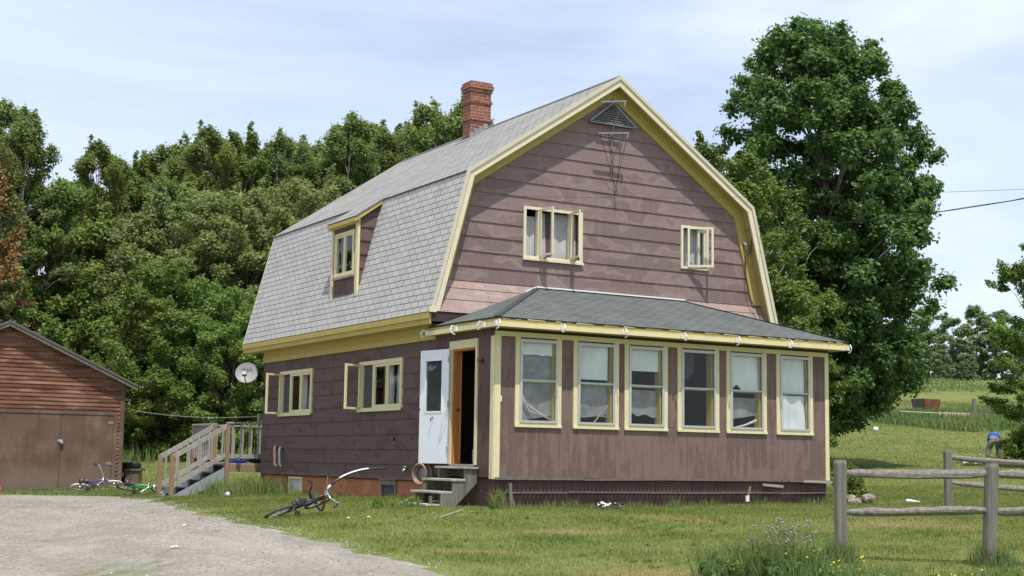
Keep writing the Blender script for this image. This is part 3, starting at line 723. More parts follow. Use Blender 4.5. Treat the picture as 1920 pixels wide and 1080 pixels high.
# floors (dark rooms)
mb = MB(); mb.box(.13, .13, -.02, W-.13, LEN-.12, .02); mb.box(.45, .13, 2.95, W-.45, LEN-.12, 3.0); mb.box(.13, -P+.14, .25, W-.1, -.005, .33); mb.build('floor', M['floorb'], HP)

def drape(mb, x0, x1, z0, z1, y, amp=.015, nf=6, nx=24, nz=8, ax='y', edgef=None, seed=0):
    rnd_ = random.Random(seed)
    ph = rnd_.random()*6; pts = {}
    for i in range(nx+1):
        for j in range(nz+1):
            fx = i/nx; fz = j/nz; zb = z0 if edgef is None else edgef(fx)
            u = x0+(x1-x0)*fx; z = zb+(z1-zb)*fz
            d = amp*math.sin(fx*nf*6.28+ph+fz*1.3)+amp*.6*mnoise.noise((u*3, z*2.3, seed*3.1))*2
            pts[i, j] = (u, y+d, z) if ax == 'y' else (y+d, u, z)
    o = len(mb.v); mb.v += [Vector(pts[i, j]) for i in range(nx+1) for j in range(nz+1)]
    for i in range(nx):
        for j in range(nz): mb.f.append([o+i*(nz+1)+j, o+(i+1)*(nz+1)+j, o+(i+1)*(nz+1)+j+1, o+i*(nz+1)+j+1]); mb.uv.append(None); mb.mi.append(mb.cm)
    return mb
def ring(mb, ax, u0, u1, z0, z1, d0, d1, e, eb=None, et=None):
    """rectangular frame in a wall plane, thickness d0..d1 along the wall normal"""
    eb = e if eb is None else eb; et = e if et is None else et
    def bx(a, b, c_, d_):
        if ax == 'y': mb.box(a, d0, c_, b, d1, d_)
        else: mb.box(d0, a, c_, d1, b, d_)
    bx(u0, u0+e, z0, z1); bx(u1-e, u1, z0, z1); bx(u0+e, u1-e, z0, z0+eb); bx(u0+e, u1-e, z1-et, z1)
def sash_open(parent, hinge, end, z0, z1, mat, name='open_sash', inner_mat=None, e=.045, glassm='glass'):
    hx = Vector((hinge[0], hinge[1], 0)); ex = Vector((end[0], end[1], 0)); d = (ex-hx); Lw = d.length; d.normalize(); nn = Vector((-d.y, d.x, 0))*.035
    mb = MB()
    def pc(a, b, c_, d_):
        q = [hx+d*a, hx+d*b]; r = [q[0]-nn/2, q[1]-nn/2, q[1]+nn/2, q[0]+nn/2]
        mb.hexa([v+Vector((0, 0, c_)) for v in r], [v+Vector((0, 0, d_)) for v in r])
    pc(0, e, z0, z1); pc(Lw-e, Lw, z0, z1); pc(e, Lw-e, z0, z0+e); pc(e, Lw-e, z1-e, z1)
    o = mb.build(name, mat, parent)
    mb = MB(); q = [hx+d*e, hx+d*(Lw-e)]
    mb.quad(q[0]+Vector((0, 0, z0+e)), q[1]+Vector((0, 0, z0+e)), q[1]+Vector((0, 0, z1-e)), q[0]+Vector((0, 0, z1-e))); mb.build('pane', M[glassm], parent)
    return o
def window(name): return bpy.data.objects.new(name, None)
# --- gable windows
for k, (a, b, z0, z1) in enumerate(GW):
    mb = MB(); ring(mb, 'y', a, b, z0, z1, -.045, .10, .055)
    if k == 0: mb.box(a-.02, -.07, z0-.035, b+.02, -.0451, z0+.01)
    wo = mb.build('window', M['white'], HP)
    wo['label'] = ['upstairs window with two white sashes swung open', 'small upstairs window with one white sash swung open'][k]
    secs = 3 if k == 0 else 1
    if k == 0:
        mb = MB()
        for xm in (2.13, 2.87):
             mb.box(xm-.02, -.035, z0+.055, xm+.02, .06, z1-.055)
        mb.build('mullion', M['white'], wo, each=True)
        sash_open(wo, (2.15, -.05), (2.19, -.46), z0+.05, z1-.03, M['white'], 'sash')
        sash_open(wo, (2.86, -.05), (2.80, -.46), z0+.05, z1-.03, M['white'], 'sash')
        mb = MB(); mb.box(2.865, -.075, z0+.06, 2.91, -.046, z1-.05); mb.build('brown_stile', M['orange'], wo)
        mb = MB(); mb.bar((2.25, -.05, z0+.03), (2.18, -.40, z0+.04), .04, .015); mb.bar((2.95, -.05, z0+.03), (2.82, -.35, z0+.04), .04, .015); mb.build('stay_arm', M['grey_wood'], wo, each=True)
        mb = MB(); drape(mb, a+.06, a+.37, z0+.05, z1-.16, .15, .012, 2.2); drape(mb, a+.38, a+.62, z0+.05, z1-.06, .16, .012, 2, seed=2); drape(mb, 2.52, 3.1, z0+.05, z1-.05, .16, .012, 2.5, seed=3); mb.build('curtain', M['curtain'], wo, True, each=True)
        mb = MB(); drape(mb, 2.40, 2.53, z0+.05, z1-.05, .15, .01, 2, seed=4); mb.build('curtain', M['curtr'], wo, True)
    else:
        sash_open(wo, (5.73, -.05), (6.20, -.31), z0+.04, z1-.03, M['white'], 'sash')
        mb = MB(); ring(mb, 'y', 6.02, b-.056, z0+.056, z1-.056, -.02, .03, .05); mb.build('inner_frame', M['white'], wo)
        mb = MB(); mb.bar((5.80, -.06, z0+.01), (6.1, -.2, z0+.03), .07, .02); mb.build('stay_arm', M['grey_wood'], wo, each=True)
        mb = MB(); drape(mb, 5.78, b-.05, z0+.05, z1-.05, .15, .01, 2, seed=5); mb.build('curtain', M['curtain'], wo, True, each=True)
# --- side windows
for k, (a, b, z0, z1) in enumerate(SW):
    mb = MB(); ring(mb, 'x', a, b, z0, z1, -.05, .10, .05, .05, .075); mb.box(-.075, a-.01, z0-.03, -.0505, b+.01, z0+.03)
    wo = mb.build('window', M['cream'], HP)
    wo['label'] = ['cream three-part side window beside the satellite dish, end sash open', 'cream three-part side window beside the storm door, end sash open'][k]
    w3 = (b-a-.1)/3
    for t in range(2):
        u0 = a+.05+w3*t; mb = MB(); ring(mb, 'x', u0+.008, u0+w3-.008, z0+.052, z1-.078, -.04, .0, .05); mb.build('sash', M['cream'], wo)
        mb = MB(); mb.quad((-.02, u0+.05, z0+.1), (-.02, u0+w3-.05, z0+.1), (-.02, u0+w3-.05, z1-.12), (-.02, u0+.05, z1-.12)); mb.build('pane', M['glass'], wo)
    u0 = a+.05+w3*2; sash_open(wo, (-.055, b-.09), (-.47, b-.26), z0+.02, z1-.05, M['cream'], 'sash')
    mb = MB(); mb.box(-.052, b-.15, z0+.05, -.0, b-.051, z1-.08); mb.box(-.045, u0-.03, z0+.052, .0, u0+.03, z1-.078); mb.build('mullion', M['cream'], wo, each=True)
    mb = MB(); mb.quad((.0, u0+.03, z0+.05), (.0, b-.1, z0+.05), (.0, b-.1, z1-.08), (.0, u0+.03, z1-.08)); mb.build('insect_screen', M['screen'], wo)
    mb = MB(); drape(mb, a+.05, a+.05+w3*.9, z0, z1, .16, .02, 2.4, ax='x', seed=8+k); drape(mb, a+.05+w3*1.1, a+.05+w3*1.75, z0, z1, .16, .02, 1.6, ax='x', seed=11+k); mb.build('curtain', M['curtain'], wo, True, each=True)
# --- dormer
XF = -.15
mb = MB(); dz0, dz1 = 3.72, 5.30
mb.box(XF+.005, DY0+.08, dz0, XF+.10, DY1-.08, 4.16); mb.box(XF+.005, DY0+.08, 5.10, XF+.10, DY1-.08, dz1)
mb.box(XF+.005, DY0+.08, 4.16, XF+.10, DY0+.16, 5.10); mb.box(XF+.005, DY1-.14, 4.16, XF+.10, DY1-.08, 5.10)
dorm = mb.build('dormer', M['side'], HP); dorm['label'] = 'shed dormer with a yellow two-pane window in the grey roof slope'
for yy, sgn in ((DY0, -1), (DY1, 1)):
    mb = MB()
    n0 = 8
    for k in range(n0):     # cheek courses
        z0 = 3.70+k*.287; z1 = min(z0+.287, 5.80)
        if z0 > 5.75: continue
        xr0 = XE+(XB-XE)*(z0-ZE)/(ZB-ZE)+.05; xr1 = XE+(XB-XE)*(z1-ZE)/(ZB-ZE)+.05
        # top limited by the dormer roof line
        zt = lambda x: 5.30+.672*(x-XF)
        pts = [(XF+.02, z0), (max(xr0, XF+.03), z0), (xr1, z1), (XF+.02, z1)]
        pts = [(x, min(z, zt(x)-.02)) for x, z in pts]
        o1 = sgn*.028; o2 = sgn*.006; ys_ = [yy+o1, yy+o1, yy+o2, yy+o2]
        v0 = [(x, q, z) for (x, z), q in zip(pts, ys_)]; vb = [(x, yy-sgn*.02, z) for x, z in pts]
        mb.add(v0+vb, [(0, 1, 2, 3), (4, 5, 1, 0), (5, 6, 2, 1), (7, 4, 0, 3), (7, 6, 5, 4)])
    mb.build('cheek_siding', M['side'], dorm)
mb = MB()
for yy, e in ((DY0-.03, .08), (DY1-.055, .06)): mb.box(XF-.022, yy, dz0-.02, XF+.03, yy+e+.03, dz1)
mb.build('corner_board', M['cream'], dorm, each=True)
mb = MB(); ring(mb, 'x', DY0+.16, DY1-.14, 4.16, 5.10, XF-.02, XF+.08, .045); ym = (DY0+DY1)/2+.01
for u0, u1 in ((DY0+.205, ym), (ym, DY1-.185)): ring(mb, 'x', u0+.003, u1-.003, 4.21, 5.05, XF-.012, XF+.03, .045)
mb.build('window', M['cream'], dorm)
mb = MB(); mb.box(XF-.05, DY0+.14, 4.12, XF+.0, DY1-.12, 4.17); mb.build('window_sill', M['grey_wood'], dorm)
mb = MB(); mb.quad((XF+.01, DY0+.2, 4.2), (XF+.01, DY1-.18, 4.2), (XF+.01, DY1-.18, 5.06), (XF+.01, DY0+.2, 5.06)); mb.build('pane', M['glass'], dorm)
mb = MB(); drape(mb, DY0+.2, ym-.12, 4.2, 5.05, XF+.14, .015, 2, ax='x', seed=31); drape(mb, ym+.25, DY1-.18, 4.2, 4.75, XF+.13, .015, 2, ax='x', seed=33); mb.build('curtain', M['curtain'], dorm, True, each=True)
mb = MB(); mb.box(XF+.35, DY0+.05, 4.0, XF+.36, DY1-.05, 5.3); mb.build('room_shade_panel', M['dark'], dorm)  # near-black sheet behind the glass, painted as the shade of the room
xe_ = XF-.12; ze_ = ZB+.672*(xe_-XB)+.004; xt = .50; zt_ = ZB+.672*(xt-XB)+.010
ro = roof_slab((xe_, ze_), (xt, zt_), DY0-.10, DY1+.06, .03, 'dormer_roof', M['roofu'], parent=dorm)
mb = MB(); dd = Vector((xt-xe_, 0, zt_-ze_))
mb.box(xe_, DY0-.09, ze_-.11, xe_+.035, DY1+.05, ze_-.032)
for yy in (DY0-.09, DY1+.02):
    mb.hexa([(xe_+.035, yy, ze_-.10), (xe_+.035, yy+.03, ze_-.10), (xe_+.035, yy+.03, ze_-.01), (xe_+.035, yy, ze_-.01)][::-1], [(xt-.1, yy, zt_-.17), (xt-.1, yy+.03, zt_-.17), (xt-.1, yy+.03, zt_-.08), (xt-.1, yy, zt_-.08)][::-1])
mb.build('dormer_fascia', M['yellow'], dorm)
mb = MB(); mb.box(XF-.10, DY0-.05, 5.20, XF+.02, DY1+.04, 5.225); mb.build('dormer_soffit', M['yellow'], dorm)
# --- chimney
cx0, cx1, cy0, cy1, ct = 3.37, 3.90, 5.02, 5.40, 9.17
def uvbox(mb, x0, y0, z0, x1, y1, z1):
    for (a, b) in (((x0, y0), (x1, y0)), ((x1, y0), (x1, y1)), ((x1, y1), (x0, y1)), ((x0, y1), (x0, y0))):
        Lw = abs(a[0]-b[0])+abs(a[1]-b[1]); uo = a[0]+a[1]
        mb.quad((a[0], a[1], z0), (b[0], b[1], z0), (b[0], b[1], z1), (a[0], a[1], z1), [(uo, z0), (uo+Lw, z0), (uo+Lw, z1), (uo, z1)])
    mb.quad((x0, y0, z1), (x1, y0, z1), (x1, y1, z1), (x0, y1, z1), [(0, .02), (.2, .02), (.2, .06), (0, .06)])
    mb.quad((x0, y1, z0), (x1, y1, z0), (x1, y0, z0), (x0, y0, z0), [(0, .02), (.2, .02), (.2, .06), (0, .06)])
ct = zat(152, 897, to_sl(3.6, 5.0)[0]) if False else ct
CHW = []
mb = MB(); uvbox(mb, cx0, cy0, 7.3, cx1, cy1, 9.0)
for zz, e, h in ((8.21, .035, .075), (8.63, .025, .075), (8.90, .025, .075), (8.975, .05, .085), (9.06, .025, .07)): uvbox(mb, cx0-e, cy0-e, zz, cx1+e, cy1+e, zz+h)
ch = mb.build('chimney', M['brick'], HP)
mb = MB(); mb.box(cx0-.0, cy0-.0, 9.131, cx1+.0, cy1, 9.15); mb.build('chimney_cap', M['stone'], ch)
mb = MB(); zz = lambda x: ZB+.672*(x-XB)
for k in range(4):
    xa = cx0-.03+k*.12; mb.box(xa, cy0-.02, zz(xa)-.05, xa+.11, cy0-.003, zz(xa)+.16)
mb.hexa([(cx0-.16, cy0-.14, zz(cx0-.16)+.004), (cx1-.02, cy0-.14, zz(cx1-.02)+.004), (cx1-.02, cy0, zz(cx1-.02)+.004), (cx0-.16, cy0, zz(cx0-.16)+.004)], [(cx0-.16, cy0-.14, zz(cx0-.16)+.014), (cx1-.02, cy0-.14, zz(cx1-.02)+.014), (cx1-.02, cy0, zz(cx1-.02)+.014), (cx0-.16, cy0, zz(cx0-.16)+.014)])
mb.hexa([(cx0-.16, cy0, zz(cx0-.16)+.004), (cx0, cy0, zz(cx0)+.004), (cx0, cy1+.1, zz(cx0)+.004), (cx0-.16, cy1+.1, zz(cx0-.16)+.004)], [(cx0-.16, cy0, zz(cx0-.16)+.014), (cx0, cy0, zz(cx0)+.014), (cx0, cy1+.1, zz(cx0)+.014), (cx0-.16, cy1+.1, zz(cx0-.16)+.014)])
mb.build('flashing', M['steel'], ch)

# ------------------------------------------------------------------ porch
FY = -P
mb = MB()
panel_wall(mb, 'y', FY, FY+.10, .10, W-.04, .12, 2.62, PW)
# vertical grooved boards: proud strips with narrow gaps
pw = mb.build('porch_front_wall', M['porchp'], HP)
mb = MB(); x = .12
while x < W-.12:
    panel_wall(mb, 'y', FY-.012, FY-.001, x, min(x+.196, W-.1), .125, 2.53, [(a, b, .995, 2.6) for a, b in PWX]); x += .2
mb.build('porch_boards', M['porchp'], HP)
mb = MB(); mb.box(.0, FY-.03, .10, .11, FY-.0, 2.53); mb.box(W-.13, FY-.03, .10, W-.035, FY-.0, 2.53)
mb.box(.0, FY-.03, 2.531, W-.035, FY-.0, 2.615)
mb.build('porch_trim', M['cream'], HP)
mb = MB(); mb.box(-.02, FY-.02, .10, -.001, FY+.10, 2.53); mb.build('corner_board', M['cream'], HP)
mb = MB(); mb.box(-.005, FY-.02, 2.62, W-.04, FY+.08, 2.70); mb.build('porch_header', M['brown'], HP)
# side with the door
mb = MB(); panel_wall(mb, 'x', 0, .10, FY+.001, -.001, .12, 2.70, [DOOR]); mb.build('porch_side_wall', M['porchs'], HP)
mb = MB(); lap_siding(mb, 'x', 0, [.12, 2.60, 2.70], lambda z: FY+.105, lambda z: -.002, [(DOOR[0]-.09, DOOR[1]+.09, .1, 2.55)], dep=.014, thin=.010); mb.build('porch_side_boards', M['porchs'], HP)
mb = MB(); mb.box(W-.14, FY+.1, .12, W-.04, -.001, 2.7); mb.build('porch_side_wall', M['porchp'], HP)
# door casing, inner door, storm door
mb = MB(); mb.box(-.032, DOOR[1], .33, -.001, DOOR[1]+.085, 2.37); mb.box(-.032, DOOR[0]-.07, .33, -.001, DOOR[0], 2.37); mb.box(-.034, DOOR[0]-.07, 2.371, -.001, DOOR[1]+.085, 2.52)
mb.build('door_casing', M['cream'], HP, each=True)
mb = MB(); mb.box(-.045, DOOR[0]-.0, .305, .13, DOOR[1], .338); mb.build('door_sill', M['grey_wood'], HP)
mb = MB(); mb.box(-.002, DOOR[1]-.03, .34, .14, DOOR[1]-.0005, 2.37); mb.box(-.002, DOOR[0], 2.34, .14, DOOR[1]-.03, 2.369); mb.build('door_jamb', M['orange'], HP)
hx, hy = .14, DOOR[1]-.03; ex, ey = .50, -.04
mb = MB(); mb.bar((hx, hy, 1.35), (ex, ey, 1.35), .045, 2.0, (0, 0, 1)); idoor = mb.build('inner_door', M['orange'], HP)
mb = MB(); mb.ball((.085, DOOR[1]-.06, 1.30), .028); mb.build('door_knob', M['black'], idoor)
sd0 = Vector((-.05, -.56, 0)); sd1 = Vector((-.20, .27, 0)); d = (sd1-sd0); SDW = d.length; d.normalize(); nn = Vector((-d.y, d.x, 0)); nn = nn if nn.x > 0 else -nn
def sdbox(mb, a, b, z0, z1, o0, o1):
    q = [sd0+d*a+nn*o0, sd0+d*b+nn*o0, sd0+d*b+nn*o1, sd0+d*a+nn*o1]; mb.hexa([v+Vector((0, 0, z0)) for v in q], [v+Vector((0, 0, z1)) for v in q])
mb = MB(); a, b = .19, SDW-.17
sdbox(mb, 0, a, .34, 2.39, 0, .035); sdbox(mb, b, SDW, .34, 2.39, 0, .035); sdbox(mb, a, b, .34, 1.27, 0, .035); sdbox(mb, a, b, 2.20, 2.39, 0, .035)
for (p0, p1, q0, q1) in ((a-.02, a+.01, 1.25, 2.22), (b-.01, b+.02, 1.25, 2.22), (a, b, 1.25, 1.28), (a, b, 2.19, 2.22)): sdbox(mb, p0, p1, q0, q1, -.008, -.0005)
sdo = mb.build('storm_door', M['doorw'], HP); sdo['label'] = 'white storm door folded back against the side wall'
mb = MB(); sdbox(mb, a+.01, b-.01, 1.28, 2.19, .014, .018); mb.build('pane', M['glass'], sdo)
mb = MB(); sdbox(mb, a+.01, b-.01, 1.28, 2.19, .03, .034); mb.build('pane_backing', M['screen'], sdo)
mb = MB(); q = sd0+d*(SDW-.01)+nn*.0; mb.tube([(q.x, q.y, 1.32), (q.x-.05, q.y+.01, 1.32)], .018); q = sd0+d*(SDW*.52); mb.tube([(q.x, q.y, 1.17), (q.x-.04, q.y, 1.15), (q.x-.05, q.y, 1.09)], .010); mb.build('handle', M['black'], sdo)
mb = MB()
for zz_ in (.55, 1.35, 2.15): mb.box(-.07, -.575, zz_, -.035, -.545, zz_+.10)
mb.box(-.06, -.60, .36, -.036, -.586, 2.36); mb.build('hinge', M['alu'], sdo, each=True)
# porch windows
fab = {0: [(.80, 1.0)], }
for k, ((a, b), (ha, hb, hz0, hz1)) in enumerate(zip(PWX, PW)):
    mb = MB(); zt2 = 2.53
    mb.box(a, FY-.035, .995, ha, FY-.001, zt2); mb.box(hb, FY-.035, .995, b, FY-.001, zt2); mb.box(ha, FY-.034, .995, hb, FY-.001, 1.07)
    mb.box(a-.006, FY-.05, .985, b+.006, FY-.0355, 1.03)
    wo = mb.build('window', M['cream'], HP)
    mb = MB(); ring(mb, 'y', ha-.012, hb+.012, hz0-.012, zt2-.03, FY-.055, FY-.036, .045, .04, .05); mb.box(ha+.03, FY-.05, 1.775, hb-.03, FY-.028, 1.805); mb.build('storm_frame', M['alu'], wo)
    mb = MB(); mb.quad((ha+.02, FY-.03, hz0), (hb-.02, FY-.03, hz0), (hb-.02, FY-.03, hz1), (ha+.02, FY-.03, hz1)); mb.build('pane', M['glass'], wo)
    mb = MB(); mb.box(hb-.002, FY+.0, hz0, hb+.02, FY+.16, hz1); mb.box(hb-.055, FY+.002, hz0, hb-.002, FY+.16, hz1); mb.box(ha-.02, FY+.0, hz0, ha+.002, FY+.16, hz1); mb.box(ha+.002, FY+.06, 1.76, hb-.056, FY+.10, 1.80); mb.box(ha, FY+.06, hz0, hb-.056, FY+.12, hz0+.03); mb.build('inner_frame', M['yellow'], wo)
    iy = FY+.035
    A_, B_ = ha+.01, hb-.06
    if k == 0:
        mb = MB(); drape(mb, A_, B_, 0, hz1, iy, .006, 2, edgef=lambda f: 2.25+.05*mnoise.noise((f*3, 1, 2))-.03*f, seed=k); mb.build('sheet', M['sheet'], wo, True)
        mb = MB(); drape(mb, A_, B_, 0, 2.30, iy+.04, .014, 1.3, edgef=lambda f: 1.08+.12*f, seed=40); mb.build('plastic_sheet', M['plastic'], wo, True)
        mb = MB(); mb.tube([(A_+.02, iy-.02, 1.62), (A_+.12, iy-.03, 1.40), (A_+.38, iy-.03, 1.24), (B_-.02, iy-.02, 1.12)], [.008, .012, .022, .014], 8); mb.tube([(A_+.04, iy-.02, 1.50), (A_+.2, iy-.03, 1.26), (B_-.1, iy-.03, 1.16)], [.006, .014, .01], 8); mb.build('plastic_fold', M['curtain'], wo, True)
    elif k == 1:
        mb = MB(); drape(mb, A_, B_-.05, 0, hz1, iy, .01, 1.6, edgef=lambda f: 1.86, seed=k); mb.build('sheet', M['sheet'], wo, True)
        mb = MB(); drape(mb, A_, B_, 0, 1.76, iy+.05, .008, 1.3, edgef=lambda f: 1.20+.16*mnoise.noise((f*2.2, 4, 2)), seed=41); mb.build('plastic_sheet', M['plastic'], wo, True)
        mb = MB(); mb.tube([(A_+.35, iy-.03, 1.10), (B_-.04, iy-.02, 1.42)], .012); mb.build('stick', M['grey_wood'], wo)
    elif k == 2:
        mb = MB(); drape(mb, A_, B_, 0, hz1, iy, .008, 1.4, edgef=lambda f: 2.06, seed=k); mb.build('sheet', M['sheet'], wo, True)
        mb = MB(); drape(mb, A_, B_, 0, 1.72, iy+.05, .008, 1.3, edgef=lambda f: 1.30-.07*f+.05*mnoise.noise((f*4, 7, 2)), seed=42); mb.build('plastic_sheet', M['plastic'], wo, True)
    elif k == 3:
        mb = MB(); drape(mb, A_+.10, A_+.42, 0, hz1, iy+.12, .02, 3, edgef=lambda f: 1.95+.3*abs(f-.4), seed=k); mb.build('curtain', M['screen'], wo, True)
    elif k == 4:
        mb = MB(); drape(mb, A_, B_, 0, hz1, iy, .010, 1.7, edgef=lambda f: 1.82+.09*max(0, 1-abs(f-.25)*6)-.02*f, seed=k); mb.build('sheet', M['sheet'], wo, True)
        mb = MB(); drape(mb, A_, B_, 0, 1.66, iy+.04, .012, 1, edgef=lambda f: 1.24+.10*f, seed=45); mb.build('plastic_sheet', M['plastic'], wo, True)
        mb = MB(); mb.tube([(A_+.1, iy-.02, 1.09), (A_+.35, iy-.03, 1.14), (B_-.06, iy-.02, 1.24)], [.012, .02, .028], 8); mb.build('white_bundle', M['curtain'], wo, True)
    else:
        mb = MB(); drape(mb, A_, B_-.02, 0, hz1, iy, .006, 1.2, edgef=lambda f: 1.80, seed=k); mb.build('sheet', M['sheet'], wo, True)
        mb = MB(); drape(mb, A_, B_-.02, 1.09, 1.74, iy-.03, .022, 1.6, seed=47, nx=30, nz=16); mb.build('crumpled_sheet', M['wplastic'], wo, True)
# porch roof (hip)
ez, pz = 2.82, 3.703; xa, xb_ = -.20, 7.81; yy = FY-.40
pl, prr = (2.109, -.0), (5.572, -.0)
def tri_roof(mb, pts, udir):
    """flat polygon with a slope UV; pts counter-clockwise seen from above, first two along the eave"""
    a, b = Vector(pts[0]), Vector(pts[1]); d = (b-a).normalized(); nn = d.cross(Vector(pts[-1])-a).normalized(); e = nn.cross(d)
    uv = [((Vector(q)-a).dot(d), (Vector(q)-a).dot(e)) for q in pts]; n = len(pts)
    low = [Vector(q)-nn*.035 for q in pts]
    mb.add([Vector(q) for q in pts]+low, [tuple(range(n)), tuple(reversed(range(n, 2*n)))]+[(i, n+i, n+(i+1) % n, (i+1) % n) for i in range(n)], [uv, uv[::-1]]+[[(0, 0)]*4]*n)
mb = MB()
tri_roof(mb, [(xa, yy, ez), (xb_, yy, ez), (prr[0], -.035, pz), (pl[0], -.035, pz)], None)
tri_roof(mb, [(xa, .0, ez), (xa, yy, ez), (pl[0], -.035, pz), (pl[0]-.02, -.035, pz-.005)], None)
tri_roof(mb, [(xb_, yy, ez), (xb_, .0, ez), (prr[0]+.02, -.035, pz-.005), (prr[0], -.035, pz)], None)
mb.build('porch_roof', M['roofp'], HP)
mb = MB()
for (a, b) in (((xa, yy, ez+.006), (pl[0], -.04, pz+.008)), ((xb_, yy, ez+.006), (prr[0], -.04, pz+.008))): mb.bar(a, b, .11, .008)
mb.build('hip_cap', M['roofp'], HP, each=True)
mb = MB(); mb.bar((pl[0]-.05, -.085, pz+.012), (prr[0]+.05, -.085, pz+.012), .07, .028); mb.bar((pl[0], -.06, pz+.01), (pl[0]-.30, -.10, pz-.11), .02, .06)
mb.build('roof_flashing', M['gutterw'], HP)
mb = MB(); r_e = random.Random(4); x = xa+.1
while x < xb_-.3:
    x2 = x+r_e.uniform(.08, .4); hh_ = r_e.uniform(.006, .022); mb.hexa([(x, yy-.004, ez-.034), (x2, yy-.004, ez-.034), (x2, yy-.0005, ez-.034), (x, yy-.0005, ez-.034)], [(x+.02, yy-.004, ez-.034+hh_), (x2-.03, yy-.004, ez-.034+hh_*.5), (x2-.03, yy-.0005, ez-.034+hh_*.5), (x+.02, yy-.0005, ez-.034+hh_)]); x = x2+r_e.uniform(.01, .25)
mb.build('worn_drip_edge', M['mould'], HP, each=True)
mb = MB(); mb.box(xa+.02, yy+.02, 2.70, xb_-.02, yy+.045, 2.80); mb.box(xa+.02, yy+.046, 2.70, xa+.045, -.02, 2.80); mb.box(xb_-.045, yy+.046, 2.70, xb_-.02, -.02, 2.80)
mb.box(xa+.045, yy+.045, 2.665, xb_-.045, FY-.001, 2.69); mb.box(xa+.045, FY-.001, 2.665, -.001, -.02, 2.69); mb.box(W-.04, FY-.001, 2.665, xb_-.045, -.02, 2.69)
mb.build('porch_eave', M['yellow'], HP)
mb = MB(); mb.box(xa-.005, yy-.008, 2.655, xb_+.005, yy+.019, 2.735); mb.box(xa-.005, yy+.0195, 2.655, xa+.019, -.02, 2.735); mb.box(xb_-.019, yy+.0195, 2.655, xb_+.005, -.02, 2.735)
mb.build('porch_fascia', M['cream'], HP)
for k, (u, v, ax_) in enumerate([(799, 628, 0), (853, 611, 0), (905, 604, 0), (933, 604, 1), (1055, 616, 1), (1170, 620, 1), (1280, 625, 1), (1382, 634, 1), (1480, 643, 1), (1590, 650, 1)]):
    q = hit(u, v, 0, xa-.02) if ax_ == 0 else hit(u, v, 1, yy-.02)
    q.z = 2.70
    o_ = Vector((-1, 0, 0)) if ax_ == 0 else Vector((0, -1, 0)); t_ = Vector((0, 1, 0)) if ax_ == 0 else Vector((1, 0, 0))
    mb = MB(); mb.bar(q-t_*.035+Vector((0, 0, -.04)), q-t_*.035+Vector((0, 0, .05)), .025, .07); rd = random.Random(k); aa = rd.uniform(-.5, .5)
    base_ = q+o_*.01; pts = [base_+Vector((0, 0, .04)), base_+o_*.05+Vector((0, 0, .06)), base_+o_*.09+t_*.04*aa+Vector((0, 0, -.01)), base_+o_*.06+t_*.1*aa+Vector((0, 0, -.08)), base_+o_*.01+t_*.12*aa+Vector((0, 0, -.10 if k % 2 else -.06))]
    mb.tube(pts, .011, 6); o = mb.build('gutter_bracket', M['gutterw'], HP)
# skirt below porch: corrugated metal between weathered battens
def corr(mb, a, b, z0, z1, out, amp=.012, pitch=.085):
    a = Vector(a); b = Vector(b); L_w = (b-a).length; n = int(L_w/pitch*4); d = (b-a).normalized(); o = Vector(out); st = len(mb.v)
    for i in range(n+1):
        q = a+d*(L_w*i/n)+o*amp*math.sin(i*math.pi/2); mb.v += [Vector((q.x, q.y, z0)), Vector((q.x, q.y, z1))]
    for i in range(n): mb.f.append([st+2*i, st+2*i+2, st+2*i+3, st+2*i+1]); mb.uv.append(None); mb.mi.append(mb.cm)
mb = MB(); corr(mb, (.02, FY+.03, 0), (W-.06, FY+.03, 0), -.13, .09, (0, -1, 0)); corr(mb, (.02, FY+.05, 0), (W-.06, FY+.05, 0), -.8, -.12, (0, -1, 0))
corr(mb, (.06, -.001, 0), (.06, FY+.03, 0), -.8, .10, (-1, 0, 0)); corr(mb, (W-.09, FY+.03, 0), (W-.09, -.0, 0), -.8, .10, (1, 0, 0)); mb.build('corrugated_skirt', M['porchs'], HP)
mb = MB(); rr = random.Random(5); x = .02; z = .105
while x < W-.05:
    x2 = min(x+rr.uniform(1.0, 2.3), W-.02); z2 = z+rr.uniform(-.012, .012); mb.bar((x, FY-.018, z+rr.uniform(-.006, .006)), (x2-.01, FY-.018, z2), .05, rr.uniform(.028, .045)); x = x2
x = .3
while x < W-.2:
    x2 = min(x+rr.uniform(1.2, 2.6), W-.08); mb.bar((x, FY+.0, -.125+rr.uniform(-.01, .01)), (x2-.02, FY+.0, -.125+rr.uniform(-.01, .01)), .045, .022); x = x2
mb.build('skirt_batten', M['fndwood'], HP, each=True)
mb = MB(); mb.bar((W-.75, FY-.045, .100), (W-.0, FY-.045, .085), .06, .05); mb.bar((5.9, FY-.03, .03), (6.4, FY-.04, -.005), .02, .05); mb.build('loose_board', M['grey_wood'], HP, each=True)
